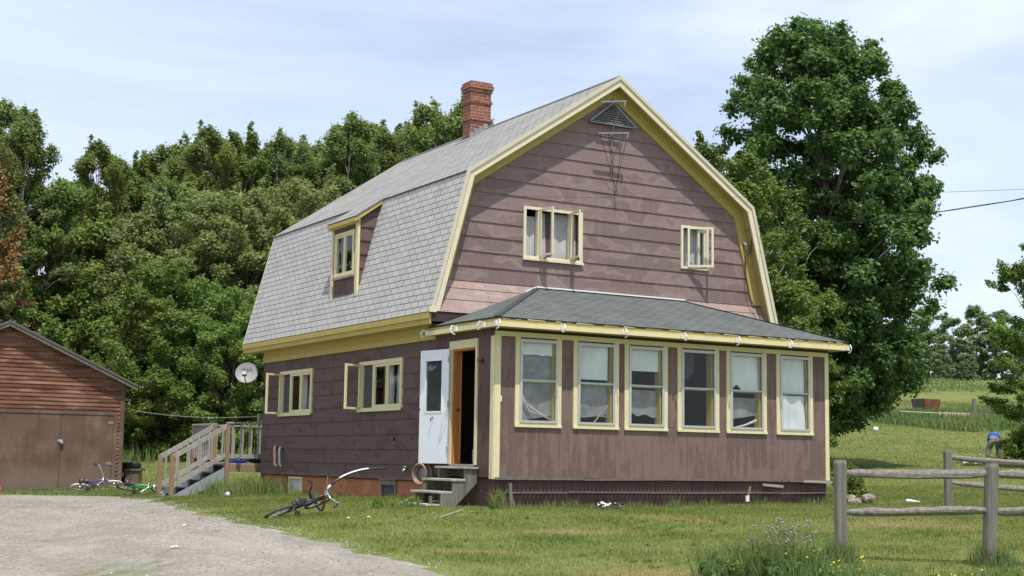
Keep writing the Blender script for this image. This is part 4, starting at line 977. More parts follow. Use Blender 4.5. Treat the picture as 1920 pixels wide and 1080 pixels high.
# small fittings
mb = MB(); q = hit(905, 675, 0, -.02); mb.ball((q.x-.05, q.y, q.z), .055, sq=(1, 1, .8)); mb.tube([(0, q.y, q.z), (-.06, q.y, q.z)], .03); mb.build('porch_lamp', M['rust'], HP, True)
mb = MB(); q = hit(934, 655, 1, FY-.03); mb.box(q.x-.02, FY-.05, q.z-.025, q.x+.02, FY-.031, q.z+.03); q = hit(939, 746, 1, FY-.03); mb.box(q.x-.01, FY-.045, q.z-.06, q.x+.01, FY-.031, q.z+.04); mb.build('wall_switch', M['gutterw'], HP)
for (u, ztop, zbot, m) in ((522, .66, .20, 'rustpale'), (531, .62, .20, 'alud')):
    q = hit(u, 850, 0, 0); mb = MB(); mb.tube([(.0, q.y, ztop), (-.07, q.y, ztop), (-.09, q.y, ztop-.05), (-.09, q.y, zbot+.05), (-.07, q.y-.02, zbot), (0, q.y-.02, zbot)], .032, 8); mb.build('vent_pipe', M[m], HP, True)
q = hit(741, 823, 0, 0); mb = MB(); mb.tube([(.0, q.y, q.z), (-.045, q.y, q.z)], .03); mb.build('wall_plug', M['black'], HP)
q = hit(765, 882, 0, 0); mb = MB(); mb.tube([(0, q.y, q.z+.02), (-.08, q.y, q.z+.02), (-.12, q.y, q.z-.02)], .016); mb.torus((-.06, q.y, q.z+.07), (0, 0, 1), .03, .008, 12, 5); mb.build('garden_tap', M['chrome'], HP, True)
mb = MB(); q = hit(893, 366, 1, 0)
mb.tube([(7.22, -.07, 5.35), (7.25, -.25, 5.30), (7.40, -.36, 5.38)], .014); mb.tube([(7.20, -.07, 5.05), (7.22, -.12, 5.0), (7.24, -.1, 4.9)], .04)
mb.build('service_bracket', M['alud'], HP)
mb = MB(); mb.tube([(7.42, -.36, 5.38), (7.33, -.30, 5.32), (7.28, -.22, 5.05), (7.33, -.15, 4.85), (7.22, -.1, 4.75), (7.24, -.09, 4.3), (7.33, -.09, 3.9), (7.40, -.18, 3.7), (7.6, -.28, 3.2)], .012, 5); mb.build('service_cable', M['wire'], HP)
# clothesline arms on the gable
for (A1, A2, zz_, tip, foot) in (((3.36, -.30), (3.96, -.34), 7.50, 0, 6.98), ((3.31, -.30), (4.03, -.34), 6.86, 0, 6.42)):
    mb = MB(); a = Vector((A1[0], A1[1], zz_-.01)); b = Vector((A2[0], A2[1], zz_+.08)); mb.bar(a, b, .035, .03)
    mb.tube([(3.82, -.04, zz_-.50), (3.84, -.22, zz_-.2), (b.x-.1, -.32, b.z-.02)], .012, 6); mb.tube([(3.82, -.04, zz_-.55), (3.82, -.04, foot-.35)], .014, 6)
    mb.tube([(3.82, -.03, zz_+.02), (3.80, -.31, zz_+.04)], .012, 6)
    mb.tube([b+Vector((-.03, 0, 0)), b+Vector((-.04, .0, -.12))], .02, 6)
    mb.build('bracket_arm', M['alud'], HP)
mb = MB()
for a, b in (((3.35, -.30, 6.85), (3.98, -.03, 5.75)), ((3.55, -.31, 6.9), (3.95, -.03, 5.4)), ((4.0, -.33, 6.9), (3.90, -.03, 5.7)), ((3.9, -.32, 6.92), (3.95, -.03, 5.9))): mb.tube([a, b], .005, 4)
mb.build('hanging_wire', M['wire'], HP, each=True)

# ================================================================== THINGS BY THE HOUSE
# entry steps
sy0, sy1 = -1.62, -.64
st = thing('entry_steps', 'weathered wooden entry steps below the open porch door', 'steps', (-.6, -1.1, hg(-.6, -1.1)))
tr = [(.295, -.02, .30), (.085, -.26, -.02), (-.125, -.48, -.28), (-.335, -.70, -.54)]
for k, (zt3, xo, _) in enumerate(tr):
    mb = MB(); ys0, ys1 = sy0+.02*k, sy1+.04+.01*k
    for c0, c1 in ((0, .135), (.142, .28)): mb.box(xo-c1, ys0-.04, zt3-.035+rr.uniform(-.003, .003), xo-c0, ys1+.04, zt3+rr.uniform(-.003, .003))
    mb.build('tread', M['tread'], st, bevel=.004)
for yy3 in (sy0, sy1-.03):
    mb = MB(); prof_s = [(-.02, -.3), (-.02, .218)]
    pts = [(-.03, .258), (-.27, .258), (-.27, .048), (-.50, .048), (-.50, -.162), (-.72, -.162), (-.72, -.45), (-.52, -.45), (-.03, .02)]
    mb.hexa([(x, yy3, z) for x, z in pts], [(x, yy3+.035, z) for x, z in pts]); mb.build('stringer', M['grey_woodz'], st)
mb = MB(); mb.box(-.6, sy1-.10, -.5, -.56, sy1-.04, .0); mb.box(-.9, sy0+.05, -.55, -.86, sy0+.1, -.2); mb.build('support', M['fndwood'], st, each=True)
# rusty wheel rim / hose reel on the wall
q = hit(792, 889, 0, -.14)
hr = thing('hose_reel', 'rusty round hose reel on the wall beside the entry steps', 'hose reel', q)
mb = MB(); mb.torus(q+Vector((-.06, 0, 0)), (1, .25, 0), .185, .02, 28, 6); mb.torus(q+Vector((.06, .02, 0)), (1, .25, 0), .185, .02, 28, 6)
mb.lathe(q+Vector((-.05, 0, 0)), [(.175, 0), (.14, .03), (.14, .08), (.175, .11)], (1, .25, 0), 28); mb.build('rim', M['rustpale'], hr, True)
mb = MB(); mb.lathe(q+Vector((0, 0, 0)), [(.0, .0), (.13, .0), (.14, .02)], (1, .25, 0), 24); mb.build('drum', M['alud'], hr, True)
# milk can inside the door
q = Vector((.22, -1.27, .335)); mc = MB(); mc.lathe(q, [(0, 0), (.12, 0), (.135, .03), (.135, .24), (.10, .31), (.10, .35), (.115, .36), (.0, .37)], n=20)
o = mc.build('milk_can', M['alud'], None, True); tag(o, 'dull grey metal milk can inside the porch doorway', 'milk can')
# satellite dish
q = hit(466, 699, 1, 8.62); qd = Vector((-.50, 8.62, 2.35))
sd = thing('satellite_dish', 'grey satellite dish with dark lettering on the back corner of the house', 'satellite dish', qd)
dn = Vector((-.42, -.82, .40)).normalized()
mb = MB(); mb.lathe(qd, [(0, -.05), (.10, -.045), (.18, -.028), (.255, .0), (.262, .004), (.255, -.012), (.18, -.045), (.0, -.07)], dn, 36)
ang = mb.build('reflector', M['dish'], sd, True)
mb = MB(); e1 = qd-dn*.06; mb.tube([e1, Vector((-.25, 8.70, 2.1)), Vector((-.05, 8.74, 1.9))], .022, 8); mb.box(-.06, 8.66, 1.8, -.036, 8.77, 2.0); mb.build('mount', M['black'], sd)
dside = dn.cross(Vector((0, 0, 1))).normalized(); dup_ = dside.cross(dn)
fe = qd+dn*.34-dup_*.20; mb = MB(); mb.tube([qd-dup_*.25-dn*.01, fe-dup_*.04], .013, 6); mb.build('feed_arm', M['black'], sd)
mb = MB(); mb.bar(fe-dn*.05, fe+dn*.06, .10, .08, dup_); mb.build('receiver', M['alud'], sd)
cu = bpy.data.curves.new('lettering', 'FONT'); cu.body = 'dish'; cu.size = .17; cu.align_x = 'CENTER'; cu.extrude = .001
to = bpy.data.objects.new('tmp', cu); COL.objects.link(to); bpy.context.view_layer.update()
me = bpy.data.meshes.new_from_object(to.evaluated_get(bpy.context.evaluated_depsgraph_get())); bpy.data.objects.remove(to)
me.materials.append(M['black']); lt = bpy.data.objects.new('lettering', me); COL.objects.link(lt); lt.parent = sd
rx = -dside; Mx = Matrix((rx, dup_, dn)).transposed()
if Mx.determinant() < 0: Mx = Matrix((-rx, dup_, dn)).transposed()
for v in me.vertices:      # arch the word over the bowl and follow its curve
    x, y, z = v.co; a = x*2.0; yy4 = y+.045-.5*x*x*1.6; rr2 = x*x+yy4*yy4
    v.co = Mx @ Vector((x, yy4, -.05+.05*rr2/.065+.004+z))
# power line, thin wire
def sag(a, b, s_, n=24): return [Vector(a).lerp(Vector(b), i/n)-Vector((0, 0, s_*4*(i/n)*(1-i/n))) for i in range(n+1)]
a = Vector((7.42, -.36, 5.38)); bpt = Vector(CAM+ray(2500, 252)*13.5)
mb = MB(); mb.tube(sag(a, bpt, .22), .006, 5); mb.tube([p_+Vector((0, 0, .009+.005*math.sin(i*2))) for i, p_ in enumerate(sag(a, bpt, .22))], .0045, 4); o = mb.build('power_line', M['wire']); tag(o, 'thick twisted black service cable running from the gable to the right', 'cable')
a = hit(893, 366, 1, -.04); bpt = Vector(CAM+ray(2500, 328)*13.5)
up_ = Vector(CAM+ray(2500, 252)*13.5); mb = MB(); mb.tube([Vector((up_.x, up_.y, hg(up_.x, up_.y)-.5)), Vector((up_.x, up_.y, up_.z+.8))], [.14, .10], 12); o = mb.build('utility_pole', M['grey_woodz']); tag(o, 'wooden utility pole by the road that carries the house cables', 'pole')
mb = MB(); mb.tube(sag(a, bpt, .12), .0028, 4); o = mb.build('phone_wire', M['wire']); tag(o, 'thin wire strung across the gable above the upstairs windows', 'wire')

# ---- back deck with stairs
dk = thing('back_deck', 'grey wooden back deck with railing and blue-grey stairs', 'deck', (-.2, 9.8, hg(-.2, 9.8)))
ny = 9.12; s1 = 33.4; xr = -.72; zf_ = .25; fy = ny+.95
def post(x, y, z0, z1, e=.095, mat='newwood'):
    mb = MB(); mb.box(x-e/2, y-e/2, z0, x+e/2, y+e/2, z1); mb.build('post', M[mat], dk, bevel=.006)
gd = hg(-1.5, 9.5)
post(xr, ny, gd-.2, 1.19); post(xr, fy, gd-.2, 1.17)
RUN = 1.30; x2 = xr-RUN; post(x2, ny, gd-.2, .42); post(x2, fy, gd-.2, .42); post(1.2, ny, gd-.2, 1.19); post(xr, 11.6, gd-.2, 1.17)
mb = MB(); 
for k in range(13):
    mb.box(xr-.02, ny-.03+k*.2, zf_-.03, 3.0, ny+.155+k*.2, zf_)
mb.build('deck_boards', M['grey_wood'], dk)
mb = MB(); mb.box(xr+.048, ny-.035, zf_-.21, 3.0, ny+.0, zf_-.033); mb.box(xr-.06, ny+.06, zf_-.21, xr-.022, 11.7, zf_-.033); mb.build('rim_joist', M['newwood'], dk)
def railing(a, b, z0, z1, n, ox=0, oy=0, slope=0.0, low=.16, skip=()):
    a = Vector(a); b = Vector(b); mb = MB(); mb.bar(a+Vector((0, 0, z1)), b+Vector((0, 0, z1+slope)), .035 if slope else .13, .11 if slope else .04)
    mb.build('top_rail', M['deckgrey'], dk)
    mb = MB(); mb.bar(a+Vector((ox, oy, z0+low)), b+Vector((ox, oy, z0+low+slope)), .035, .10); mb.build('bottom_rail', M['deckgrey'], dk)
    for i in range(n):
        t = (i+.5)/n; q = a.lerp(b, t); mb = MB(); zz4 = slope*t; mb.box(q.x-.018-ox, q.y-.018-oy-.02, z0+zz4+low-.06, q.x+.018-ox, q.y+.018-oy-.02, z1+zz4-(.03 if slope == 0 else -.02)); mb.build('baluster', M['deckgrey'], dk)
railing((xr, ny, 0), (1.2, ny, 0), zf_, 1.19, 9); railing((xr, fy, 0), (xr, 11.6, 0), zf_, 1.17, 11); railing((xr, 11.6, 0), (2.5, 11.6, 0), zf_, 1.17, 14)
railing((x2, ny, 0), (xr, ny, 0), gd-.05, .36, 5, 0, 0, .76, low=.26); railing((x2, fy, 0), (xr, fy, 0), gd-.05, .36, 5, 0, 0, .76, low=.26)
for k in range(4):
    z = zf_-.02-.175*k; xx = xr-.03-.29*k; mb = MB(); mb.box(xx-.30, ny+.05, z-.035, xx, fy-.05, z); mb.build('tread', M['stairblue'], dk)
    mb = MB(); mb.box(xx-.285, ny+.07, z-.175, xx-.265, fy-.07, z-.036); mb.build('riser', M['stairblue'], dk)
for yy3 in (ny+.05, fy-.09):
    pts = [(xr-.02, zf_-.10), (xr-.02, zf_-.34), (xr-.95, gd-.1), (xr-1.30, gd-.1), (xr-1.22, gd+.02)]; mb = MB(); mb.hexa([(x, yy3-.03, z) for x, z in pts], [(x, yy3+.01, z) for x, z in pts]); mb.build('stringer', M['stairblue'], dk)
mb = MB(); mb.box(.02, ny+.02, 1.21, .10, ny+.08, 1.42); mb.build('post_stub', M['deckgrey'], dk)
for (u_, c_, nm, lab, m) in ((0.25, (.35, .12, .10), 'bag', 'dark bag slumped on the deck behind the railing', 'ink'), (-.35, (.28, .1, .04), 'toy', 'flat blue plastic toy lying on the deck edge', 'blue')):
    mb = MB(); mb.ball((u_, ny+.35, zf_+c_[2]*.8), 1.0, 12, 8, c_); o = mb.build(nm, M[m], None, True); tag(o, lab, nm)

# ---- garage
sg = 40.0
gl = base(238, sg); gy = gl.y; gx1 = gl.x
GA = thing('garage', 'reddish-brown clapboard garage with closed double doors', 'garage', (gx1-3.8, gy, hg(gx1-3.8, gy)))
ga = hit(20, 600, 1, gy-.25); ge = hit(259, 722, 1, gy-.25); gxm = ga.x; hwid = gx1-gxm; gx0 = gxm-hwid
sl_ = (ga.z-ge.z)/(ge.x-ga.x); zr2 = ga.z
ztop = lambda x: zr2-.16-sl_*abs(x-gxm)
gz = hg(gx1, gy)-.35
dtop = hit(110, 776, 1, gy).z; dx0 = hit(212, 800, 1, gy).x; dxl = gxm-(dx0-gxm)-.1; dmid = hit(112, 840, 1, gy).x
mb = MB(); exp_ = .112; z = gz; k = 0
while z < zr2-.2:
    z1 = z+exp_
    hw0 = min(hwid, (zr2-.13-z)/sl_); hw1 = min(hwid, (zr2-.13-z1)/sl_)
    if hw1 <= .02: break
    lap_siding(mb, 'y', gy, [z, z1], lambda q, a=gxm-hw0, b=gxm-hw1, z=z, z1=z1: a+(b-a)*(q-z)/(z1-z), lambda q, a=gxm+hw0, b=gxm+hw1, z=z, z1=z1: a+(b-a)*(q-z)/(z1-z), [(dxl, dx0, gz-1, dtop)], dep=.028, thin=.006)
    z = z1
mb.build('clapboards', M['clap'], GA)
mb = MB(); pts = [(gx0, gz), (gx1, gz), (gx1, ztop(gx1)), (gxm, zr2-.16), (gx0, ztop(gx0))]; mb.hexa([(x, gy+.001, z) for x, z in pts], [(x, gy+.05, z) for x, z in pts])
for x in (gx0, gx1-.05): mb.box(x, gy+.05, gz, x+.05, gy+7.5, ztop(gx1))
mb.hexa([(x, gy+7.45, z) for x, z in pts], [(x, gy+7.5, z) for x, z in pts]); mb.build('wall', M['clap'], GA)
mb = MB()
for s_ in (-1, 1):
    ex_ = ge.x-gxm; q = [(gxm, zr2), (gxm+s_*ex_, ge.z), (gxm+s_*ex_, ge.z-.05), (gxm, zr2-.06)]; mb.hexa([(x, gy-.26, z) for x, z in q], [(x, gy+7.8, z) for x, z in q])
mb.build('roof', M['roofu'], GA)
mb = MB()
for s_ in (-1, 1):
    ex_ = ge.x-gxm-.02; q = [(gxm, zr2-.065), (gxm+s_*ex_, ge.z-.055), (gxm+s_*ex_, ge.z-.15), (gxm, zr2-.16)]; mb.hexa([(x, gy-.24, z) for x, z in q], [(x, gy-.21, z) for x, z in q])
mb.build('rake_board', M['fndwood'], GA)
mb = MB(); mb.box(gx1-.10, gy-.045, gz, gx1+.02, gy-.0285, ztop(gx1)-.02); mb.box(dx0, gy-.045, gz, dx0+.11, gy-.029, dtop+.10); mb.box(dxl-.1, gy-.045, dtop, dx0-.001, gy-.029, dtop+.10); mb.build('trim_board', M['gdoor'], GA)
for (a, b) in ((dxl+.01, dmid-.012), (dmid+.012, dx0-.01)):
    mb = MB(); mb.box(a, gy-.03, gz+.05, b, gy-.0005, dtop-.01); o = mb.build('garage_door', M['gdoor'], GA)
    mb = MB(); e_ = b if b > dmid else a
    for zz_ in (dtop-.25, gz+.95):
        xs_ = (e_-.14 if b > dmid else e_+.0); mb.box(xs_, gy-.04, zz_, xs_+.14, gy-.0305, zz_+.08)
    mb.build('hinge', M['steel'], o, each=True)
q = hit(114, 827, 1, gy-.03); mb = MB(); mb.box(q.x-.08, gy-.055, q.z-.05, q.x+.06, gy-.031, q.z+.04); mb.ball((q.x+.02, gy-.07, q.z-.05), .05); mb.build('padlock', M['steel'], GA, True)
mb = MB(); q = hit(250, 750, 1, gy+.2); mb.tube([(gx1, gy+.2, q.z), (gx1+.25, gy+.15, q.z-.02)], .03); mb.build('line_hook', M['steel'], GA)
mb = MB(); a = Vector((gx1+.25, gy+.15, hit(242, 768, 1, gy).z)); mb.tube(sag(a, Vector((.06, ny+.05, 1.36)), .10), .008, 4); o = mb.build('washing_line', M['rope']); tag(o, 'bare washing line strung from the garage to the deck post', 'rope')

# ---- tyres and crate beside the garage
def tyre(name, c_, label, R1=.31, wd=.21, group=None, nrm=(0, 0, 1)):
    mb = MB(); n = 36
    mb.lathe(Vector(c_)-Vector(nrm)*wd/2, [(R1*.62, 0), (R1*.80, .0), (R1*.97, .025), (R1, .05), (R1, wd-.05), (R1*.97, wd-.025), (R1*.80, wd), (R1*.62, wd), (R1*.58, wd/2), (R1*.62, 0)], nrm, n)
    o = mb.build(name, M['rubber'], None, True); tag(o, label, 'tyre', group); return o
tb = base(256, 41.2); tz = tb.z
tyre('tyre', (tb.x+.0, tb.y, zat(873, 256, 41.2)), 'black tyre lying flat on top of the brown crate', .30, .19, 'tyres beside the garage')
tyre('tyre', (base(243, 41.7).x, base(243, 41.7).y, tz+.26), 'upright black tyre between the garage and the crate', .27, .19, 'tyres beside the garage', (1, .3, 0))
cb = base(262, 41.0); zt4 = zat(880, 262, 41)
cr = thing('wooden_crate', 'low brown wooden crate under a tyre beside the garage', 'crate', cb)
mb = MB(); dxr = Vector((R2[0], R2[1], 0)); dyr = Vector((F2[0], F2[1], 0))
q = [cb-dxr*.20-dyr*.15, cb+dxr*.19-dyr*.15, cb+dxr*.19+dyr*.25, cb-dxr*.20+dyr*.25]; mb.hexa([Vector((v.x, v.y, cb.z-.05)) for v in q], [Vector((v.x, v.y, zt4-.04)) for v in q]); mb.build('box', M['gdoor'], cr)
q = [cb-dxr*.24-dyr*.19, cb+dxr*.22-dyr*.19, cb+dxr*.22+dyr*.28, cb-dxr*.24+dyr*.28]; mb = MB(); mb.hexa([Vector((v.x, v.y, zt4-.039)) for v in q], [Vector((v.x, v.y, zt4-.005)) for v in q]); mb.build('lid', M['fndwood'], cr)
# balls
q = base(8, 35.9); mb = MB(); mb.ball(q+Vector((0, 0, .15)), .14, 20, 14); o = mb.build('ball', M['orangeball'], None, True); tag(o, 'orange ball on the grass in front of the garage', 'ball')
q = base(438, 30.5); mb = MB(); mb.ball(q+Vector((0, 0, .06)), .06, 16, 10); o = mb.build('ball', M['wplastic'], None, True); tag(o, 'small white ball in the grass beside the deck stairs', 'ball')
q = gnd(1642, 809); mb = MB(); mb.ball(q+Vector((0, 0, .09)), .12, 16, 10); o = mb.build('ball', M['wplastic'], None, True); tag(o, 'white ball alone on the mown meadow slope', 'ball')

# ---- bicycles, built upright in the local xz plane then laid down
def bicycle(label, fr_mat, fork_mat, tyre_mat, wheel_r=.22, bars='high', second=None):
    b = thing('bicycle', label, 'bicycle', (0, 0, 0), 'bicycles dropped on the grass')
    wb = wheel_r*2+.38; F_ = Vector((wb/2, 0, wheel_r)); Rr_ = Vector((-wb/2, 0, wheel_r))
    for c_ in (F_, Rr_):
        mb = MB(); mb.torus(c_, (0, 1, 0), wheel_r-.022, .024, 32, 8); wo = mb.build('wheel', M[tyre_mat], b, True)
        mb = MB(); mb.torus(c_, (0, 1, 0), wheel_r-.05, .010, 32, 6); mb.tube([c_-Vector((0, .04, 0)), c_+Vector((0, .04, 0))], .018); mb.build('rim', M['chrome'], wo, True)
        mb = MB()
        for i in range(14):
            a = i*2*math.pi/14; mb.tube([c_+Vector((0, .03*(-1)**i, 0)), c_+Vector(((wheel_r-.05)*math.cos(a), 0, (wheel_r-.05)*math.sin(a)))], .0022, 3)
        mb.build('spokes', M['chrome'], wo)
    bb = Vector((-.06, 0, wheel_r-.01)); ht = Vector((wb/2-.13, 0, wheel_r+.33)); hb_ = Vector((wb/2-.10, 0, wheel_r+.22)); stp = Vector((-.15, 0, wheel_r+.22))
    mb = MB()
    for a, c_ in ((bb, hb_), (stp, ht), (bb, stp), (hb_, ht)): mb.tube([a, c_], .018, 8)
    for s_ in (-1, 1): mb.tube([bb+Vector((0, s_*.02, 0)), Rr_+Vector((0, s_*.05, 0))], .010, 6); mb.tube([stp+Vector((0, s_*.015, 0)), Rr_+Vector((0, s_*.05, 0))], .009, 6)
    mb.build('frame', M[fr_mat], b, True)
    mb = MB()
    for s_ in (-1, 1): mb.tube([hb_+Vector((.01, s_*.045, -.0)), F_+Vector((0, s_*.05, 0))], .012, 6)
    mb.bar(hb_+Vector((.01, -.05, 0)), hb_+Vector((.01, .05, 0)), .03, .03); mb.build('fork', M[fork_mat], b, True)
    mb = MB(); top = ht+Vector((-.02, 0, .10)); rise = .20 if bars == 'high' else .07
    mb.tube([ht, top], .013); mb.tube([top+Vector((-.10, -.27, rise)), top+Vector((-.03, -.24, rise)), top+Vector((.02, -.07, .0)), top+Vector((.02, .07, 0)), top+Vector((-.03, .24, rise)), top+Vector((-.10, .27, rise))], .011, 8); hbo = mb.build('handlebar', M['chrome'], b, True)
    mb = MB()
    for s_ in (-1, 1): mb.tube([top+Vector((-.05, s_*.245, rise)), top+Vector((-.16, s_*.285, rise))], .017, 8)
    mb.build('grip', M['black'], hbo, True, each=True)
    mb = MB(); mb.tube([stp, stp+Vector((-.03, 0, .10))], .012); sp = stp+Vector((-.05, 0, .12)); mb.ball(sp, 1, 12, 8, (.12, .055, .025)); mb.ball(sp+Vector((-.07, 0, .01)), 1, 12, 8, (.06, .08, .03)); mb.build('saddle', M['black'], b, True)
    mb = MB(); mb.torus(bb+Vector((0, .04, 0)), (0, 1, 0), .065, .008, 20, 5); mb.tube([bb+Vector((.10, .06, -.10)), bb+Vector((0, .06, 0)), bb+Vector((0, -.06, 0)), bb+Vector((-.10, -.06, .10))], .010, 6)
    mb.box(bb.x+.06, .07, bb.z-.12, bb.x+.14, .15, bb.z-.09); mb.box(bb.x-.14, -.15, bb.z+.09, bb.x-.06, -.07, bb.z+.12); mb.build('pedals', M['rubber_grey'], b, each=True)
    return b
b1 = bicycle("small purple child's bicycle with white tyres beside the garage doors", 'purple', 'teal', 'tyre_white', .21)
q = base(200, 38.6); b1.location = q+Vector((0, 0, .06)); b1.rotation_euler = (R_(68), R_(-6), R_(-30)); b1.scale = (1.15,)*3
b2 = bicycle("small green child's bicycle with dark tyres beside the crate", 'green', 'wplastic', 'rubber_grey', .22)
q = base(288, 35.2); b2.location = q+Vector((0, 0, .05)); b2.rotation_euler = (R_(72), R_(4), R_(-38)); b2.scale = (1.1,)*3
b3 = bicycle('black bicycle with red headset fallen on the lawn by the house', 'black', 'red', 'rubber_grey', .25)
q = base(555, 23.4); b3.location = q+Vector((-.0, 0, .05)); b3.rotation_euler = (R_(66), R_(-10), R_(20))
# bent pipe arching over that bicycle
q = base(612, 23.6)
def wp(u, v, s_):
    x, y = from_sl(s_, (u-960)/FPX*s_); return Vector((x, y, zat(v, u, s_)))
pts = [wp(590, 925, 23.7), wp(601, 940, 23.7), wp(611, 957, 23.7), wp(617, 951, 23.7), wp(619, 935, 23.7), wp(624, 918, 23.6), wp(636, 904, 23.6), wp(655, 892, 23.7), wp(680, 883, 23.8), wp(705, 879, 23.9), wp(731, 878.5, 24.0)]
def smooth_pts(p_, k=4):
    o = []
    for i in range(len(p_)-1):
        a, b, c_, d_ = p_[max(i-1, 0)], p_[i], p_[i+1], p_[min(i+2, len(p_)-1)]
        for t in range(k):
            t /= k; o.append(.5*((2*b)+(c_-a)*t+(2*a-5*b+4*c_-d_)*t*t+(3*b-a-3*c_+d_)*t**3))
    return o+[p_[-1]]
bp = thing('bent_pipe', 'long black and white bent pipe arching above the fallen black bicycle', 'pipe', q)
pp = smooth_pts(pts); mb = MB(); mb.tube(pp, .020, 8); mb.build('pipe', M['black'], bp, True)
mb = MB(); mb.tube([p_+Vector((0, 0, .008)) for p_ in pp[16:23]], .024, 8); mb.tube([p_+Vector((-.003, -.004, .007)) for p_ in pp[26:36]], .017, 8); mb.build('white_sleeve', M['wplastic'], bp, True)
mb = MB(); mb.tube(smooth_pts([wp(611, 957, 23.7), wp(597, 941, 23.7), wp(590, 926, 23.65), wp(594, 912, 23.6), wp(593, 903, 23.6), wp(585, 901, 23.6)]), .013, 6); mb.tube([wp(606, 963, 23.6), wp(618, 970, 23.2), wp(627, 980, 23.0)], .02, 6); mb.build('cable', M['rubber'], bp, True)

# ---- small things on the lawn
mb = MB(); a = gnd(826, 972); b = gnd(868, 960); mb.bar(a+Vector((0, 0, .02)), b+Vector((0, 0, .04)), .02, .015); o = mb.build('wooden_stake', M['tread']); tag(o, 'thin white stick lying in the grass before the entry steps', 'stick')
def litter(u, v, w_, h_, mats, label, cat, name, seed=0, th=.03, at_=None):
    q = at_ or gnd(u, v); t = thing(name, label, cat, q); r_ = random.Random(seed)
    for m, nm in mats:
        mb = MB(); n = 7; pts = {}
        for i in range(n):
            for j in range(n):
                pts[i, j] = q+dxr*((i/(n-1)-.5)*w_+r_.uniform(-.02, .02))+dyr*((j/(n-1)-.5)*h_+r_.uniform(-.02, .02))+Vector((0, 0, r_.uniform(.03, .03+th*2)))+Vector((r_.uniform(-.01, .01), 0, 0))
        for i in range(n-1):
            for j in range(n-1):
                if r_.random() < .78: mb.quad(pts[i, j], pts[i+1, j], pts[i+1, j+1], pts[i, j+1])
        mb.build(nm, M[m], t)
    return t
litter(1145, 948, .42, .35, [('ink', 'dark_fold'), ('paper', 'pale_fold')], 'crumpled black and white cloth on the lawn below the porch windows', 'cloth', 'crumpled_cloth', 3, .05, Vector((hit(1145, 945, 1, -2.75).x, -2.75, hg(hit(1145, 945, 1, -2.75).x, -2.75)+.02)))
litter(1822, 872, .55, .35, [('paper', 'pale_fold')], 'crumpled white papers on the grass behind the rail fence', 'paper', 'crumpled_paper', 4, .05)
litter(1906, 875, .25, .2, [('paper', 'pale_fold')], 'small white scrap at the right edge beyond the fence', 'paper', 'paper_scrap', 5, .04)
litter(327, 1031, .10, .08, [('paper', 'pale_fold')], 'nearer white paper scrap on the gravel drive', 'paper', 'paper_scrap', 6, .012)
litter(349, 989, .07, .07, [('paper', 'pale_fold')], 'farther white paper scrap on the gravel drive', 'paper', 'paper_scrap', 7, .012)
q = gnd(1712, 944); mb = MB(); mb.tube([q-dxr*.14+Vector((0, 0, .04)), q-dxr*.10+Vector((0, 0, .05)), q+dxr*.14+Vector((0, 0, .03))], [.025, .04, .012], 10); o = mb.build('plastic_bottle', M['wplastic'], None, True); tag(o, 'white plastic bottle lying on the lawn between two fences', 'bottle')
q = Vector((5.50, -2.36, hg(5.50, -2.36))); q = hit(1400, 930, 1, -2.32); q = Vector((q.x, q.y, hg(q.x, q.y)+.05))
t = thing('broken_stake', 'splintered stake with a white tag leaning on the porch skirt', 'stake', q); mb = MB(); mb.bar(q+Vector((0, 0, -.02)), q+dxr*.10+Vector((0, .05, .30)), .03, .02); mb.build('stick', M['newwood'], t); mb = MB(); mb.box(q.x-.03, q.y-.03, q.z+.02, q.x+.04, q.y-.0, q.z+.13); mb.build('white_tag', M['gutterw'], t)
q = Vector((.26, -2.30, hg(.26, -2.3))); mb = MB(); mb.bar(q+Vector((0, 0, -.1)), q+Vector((.0, .04, .42)), .05, .03); mb.bar(q+Vector((.1, 0, -.1)), q+Vector((-.02, .05, .40)), .03, .03); o = mb.build('leaning_planks', M['fndwood']); tag(o, 'two short dark planks leaning on the porch corner', 'planks')
q = base(1606, 28.0); rk = thing('rock_pile', 'low heap of pale brown field stones behind the fence post', 'rocks', q); r_ = random.Random(9)
for k in range(13):
    mb = MB(); c_ = q+dxr*r_.uniform(-.32, .32)+dyr*r_.uniform(-.15, .15)+Vector((0, 0, r_.uniform(.0, .14))); s_ = r_.uniform(.06, .13); mb.ball(c_, s_, 9, 6, (1.2, 1, .75))
    for v in mb.v: v += Vector((r_.uniform(-1, 1), r_.uniform(-1, 1), r_.uniform(-1, 1)))*s_*.14
    mb.build('stone', M['stone'], rk)

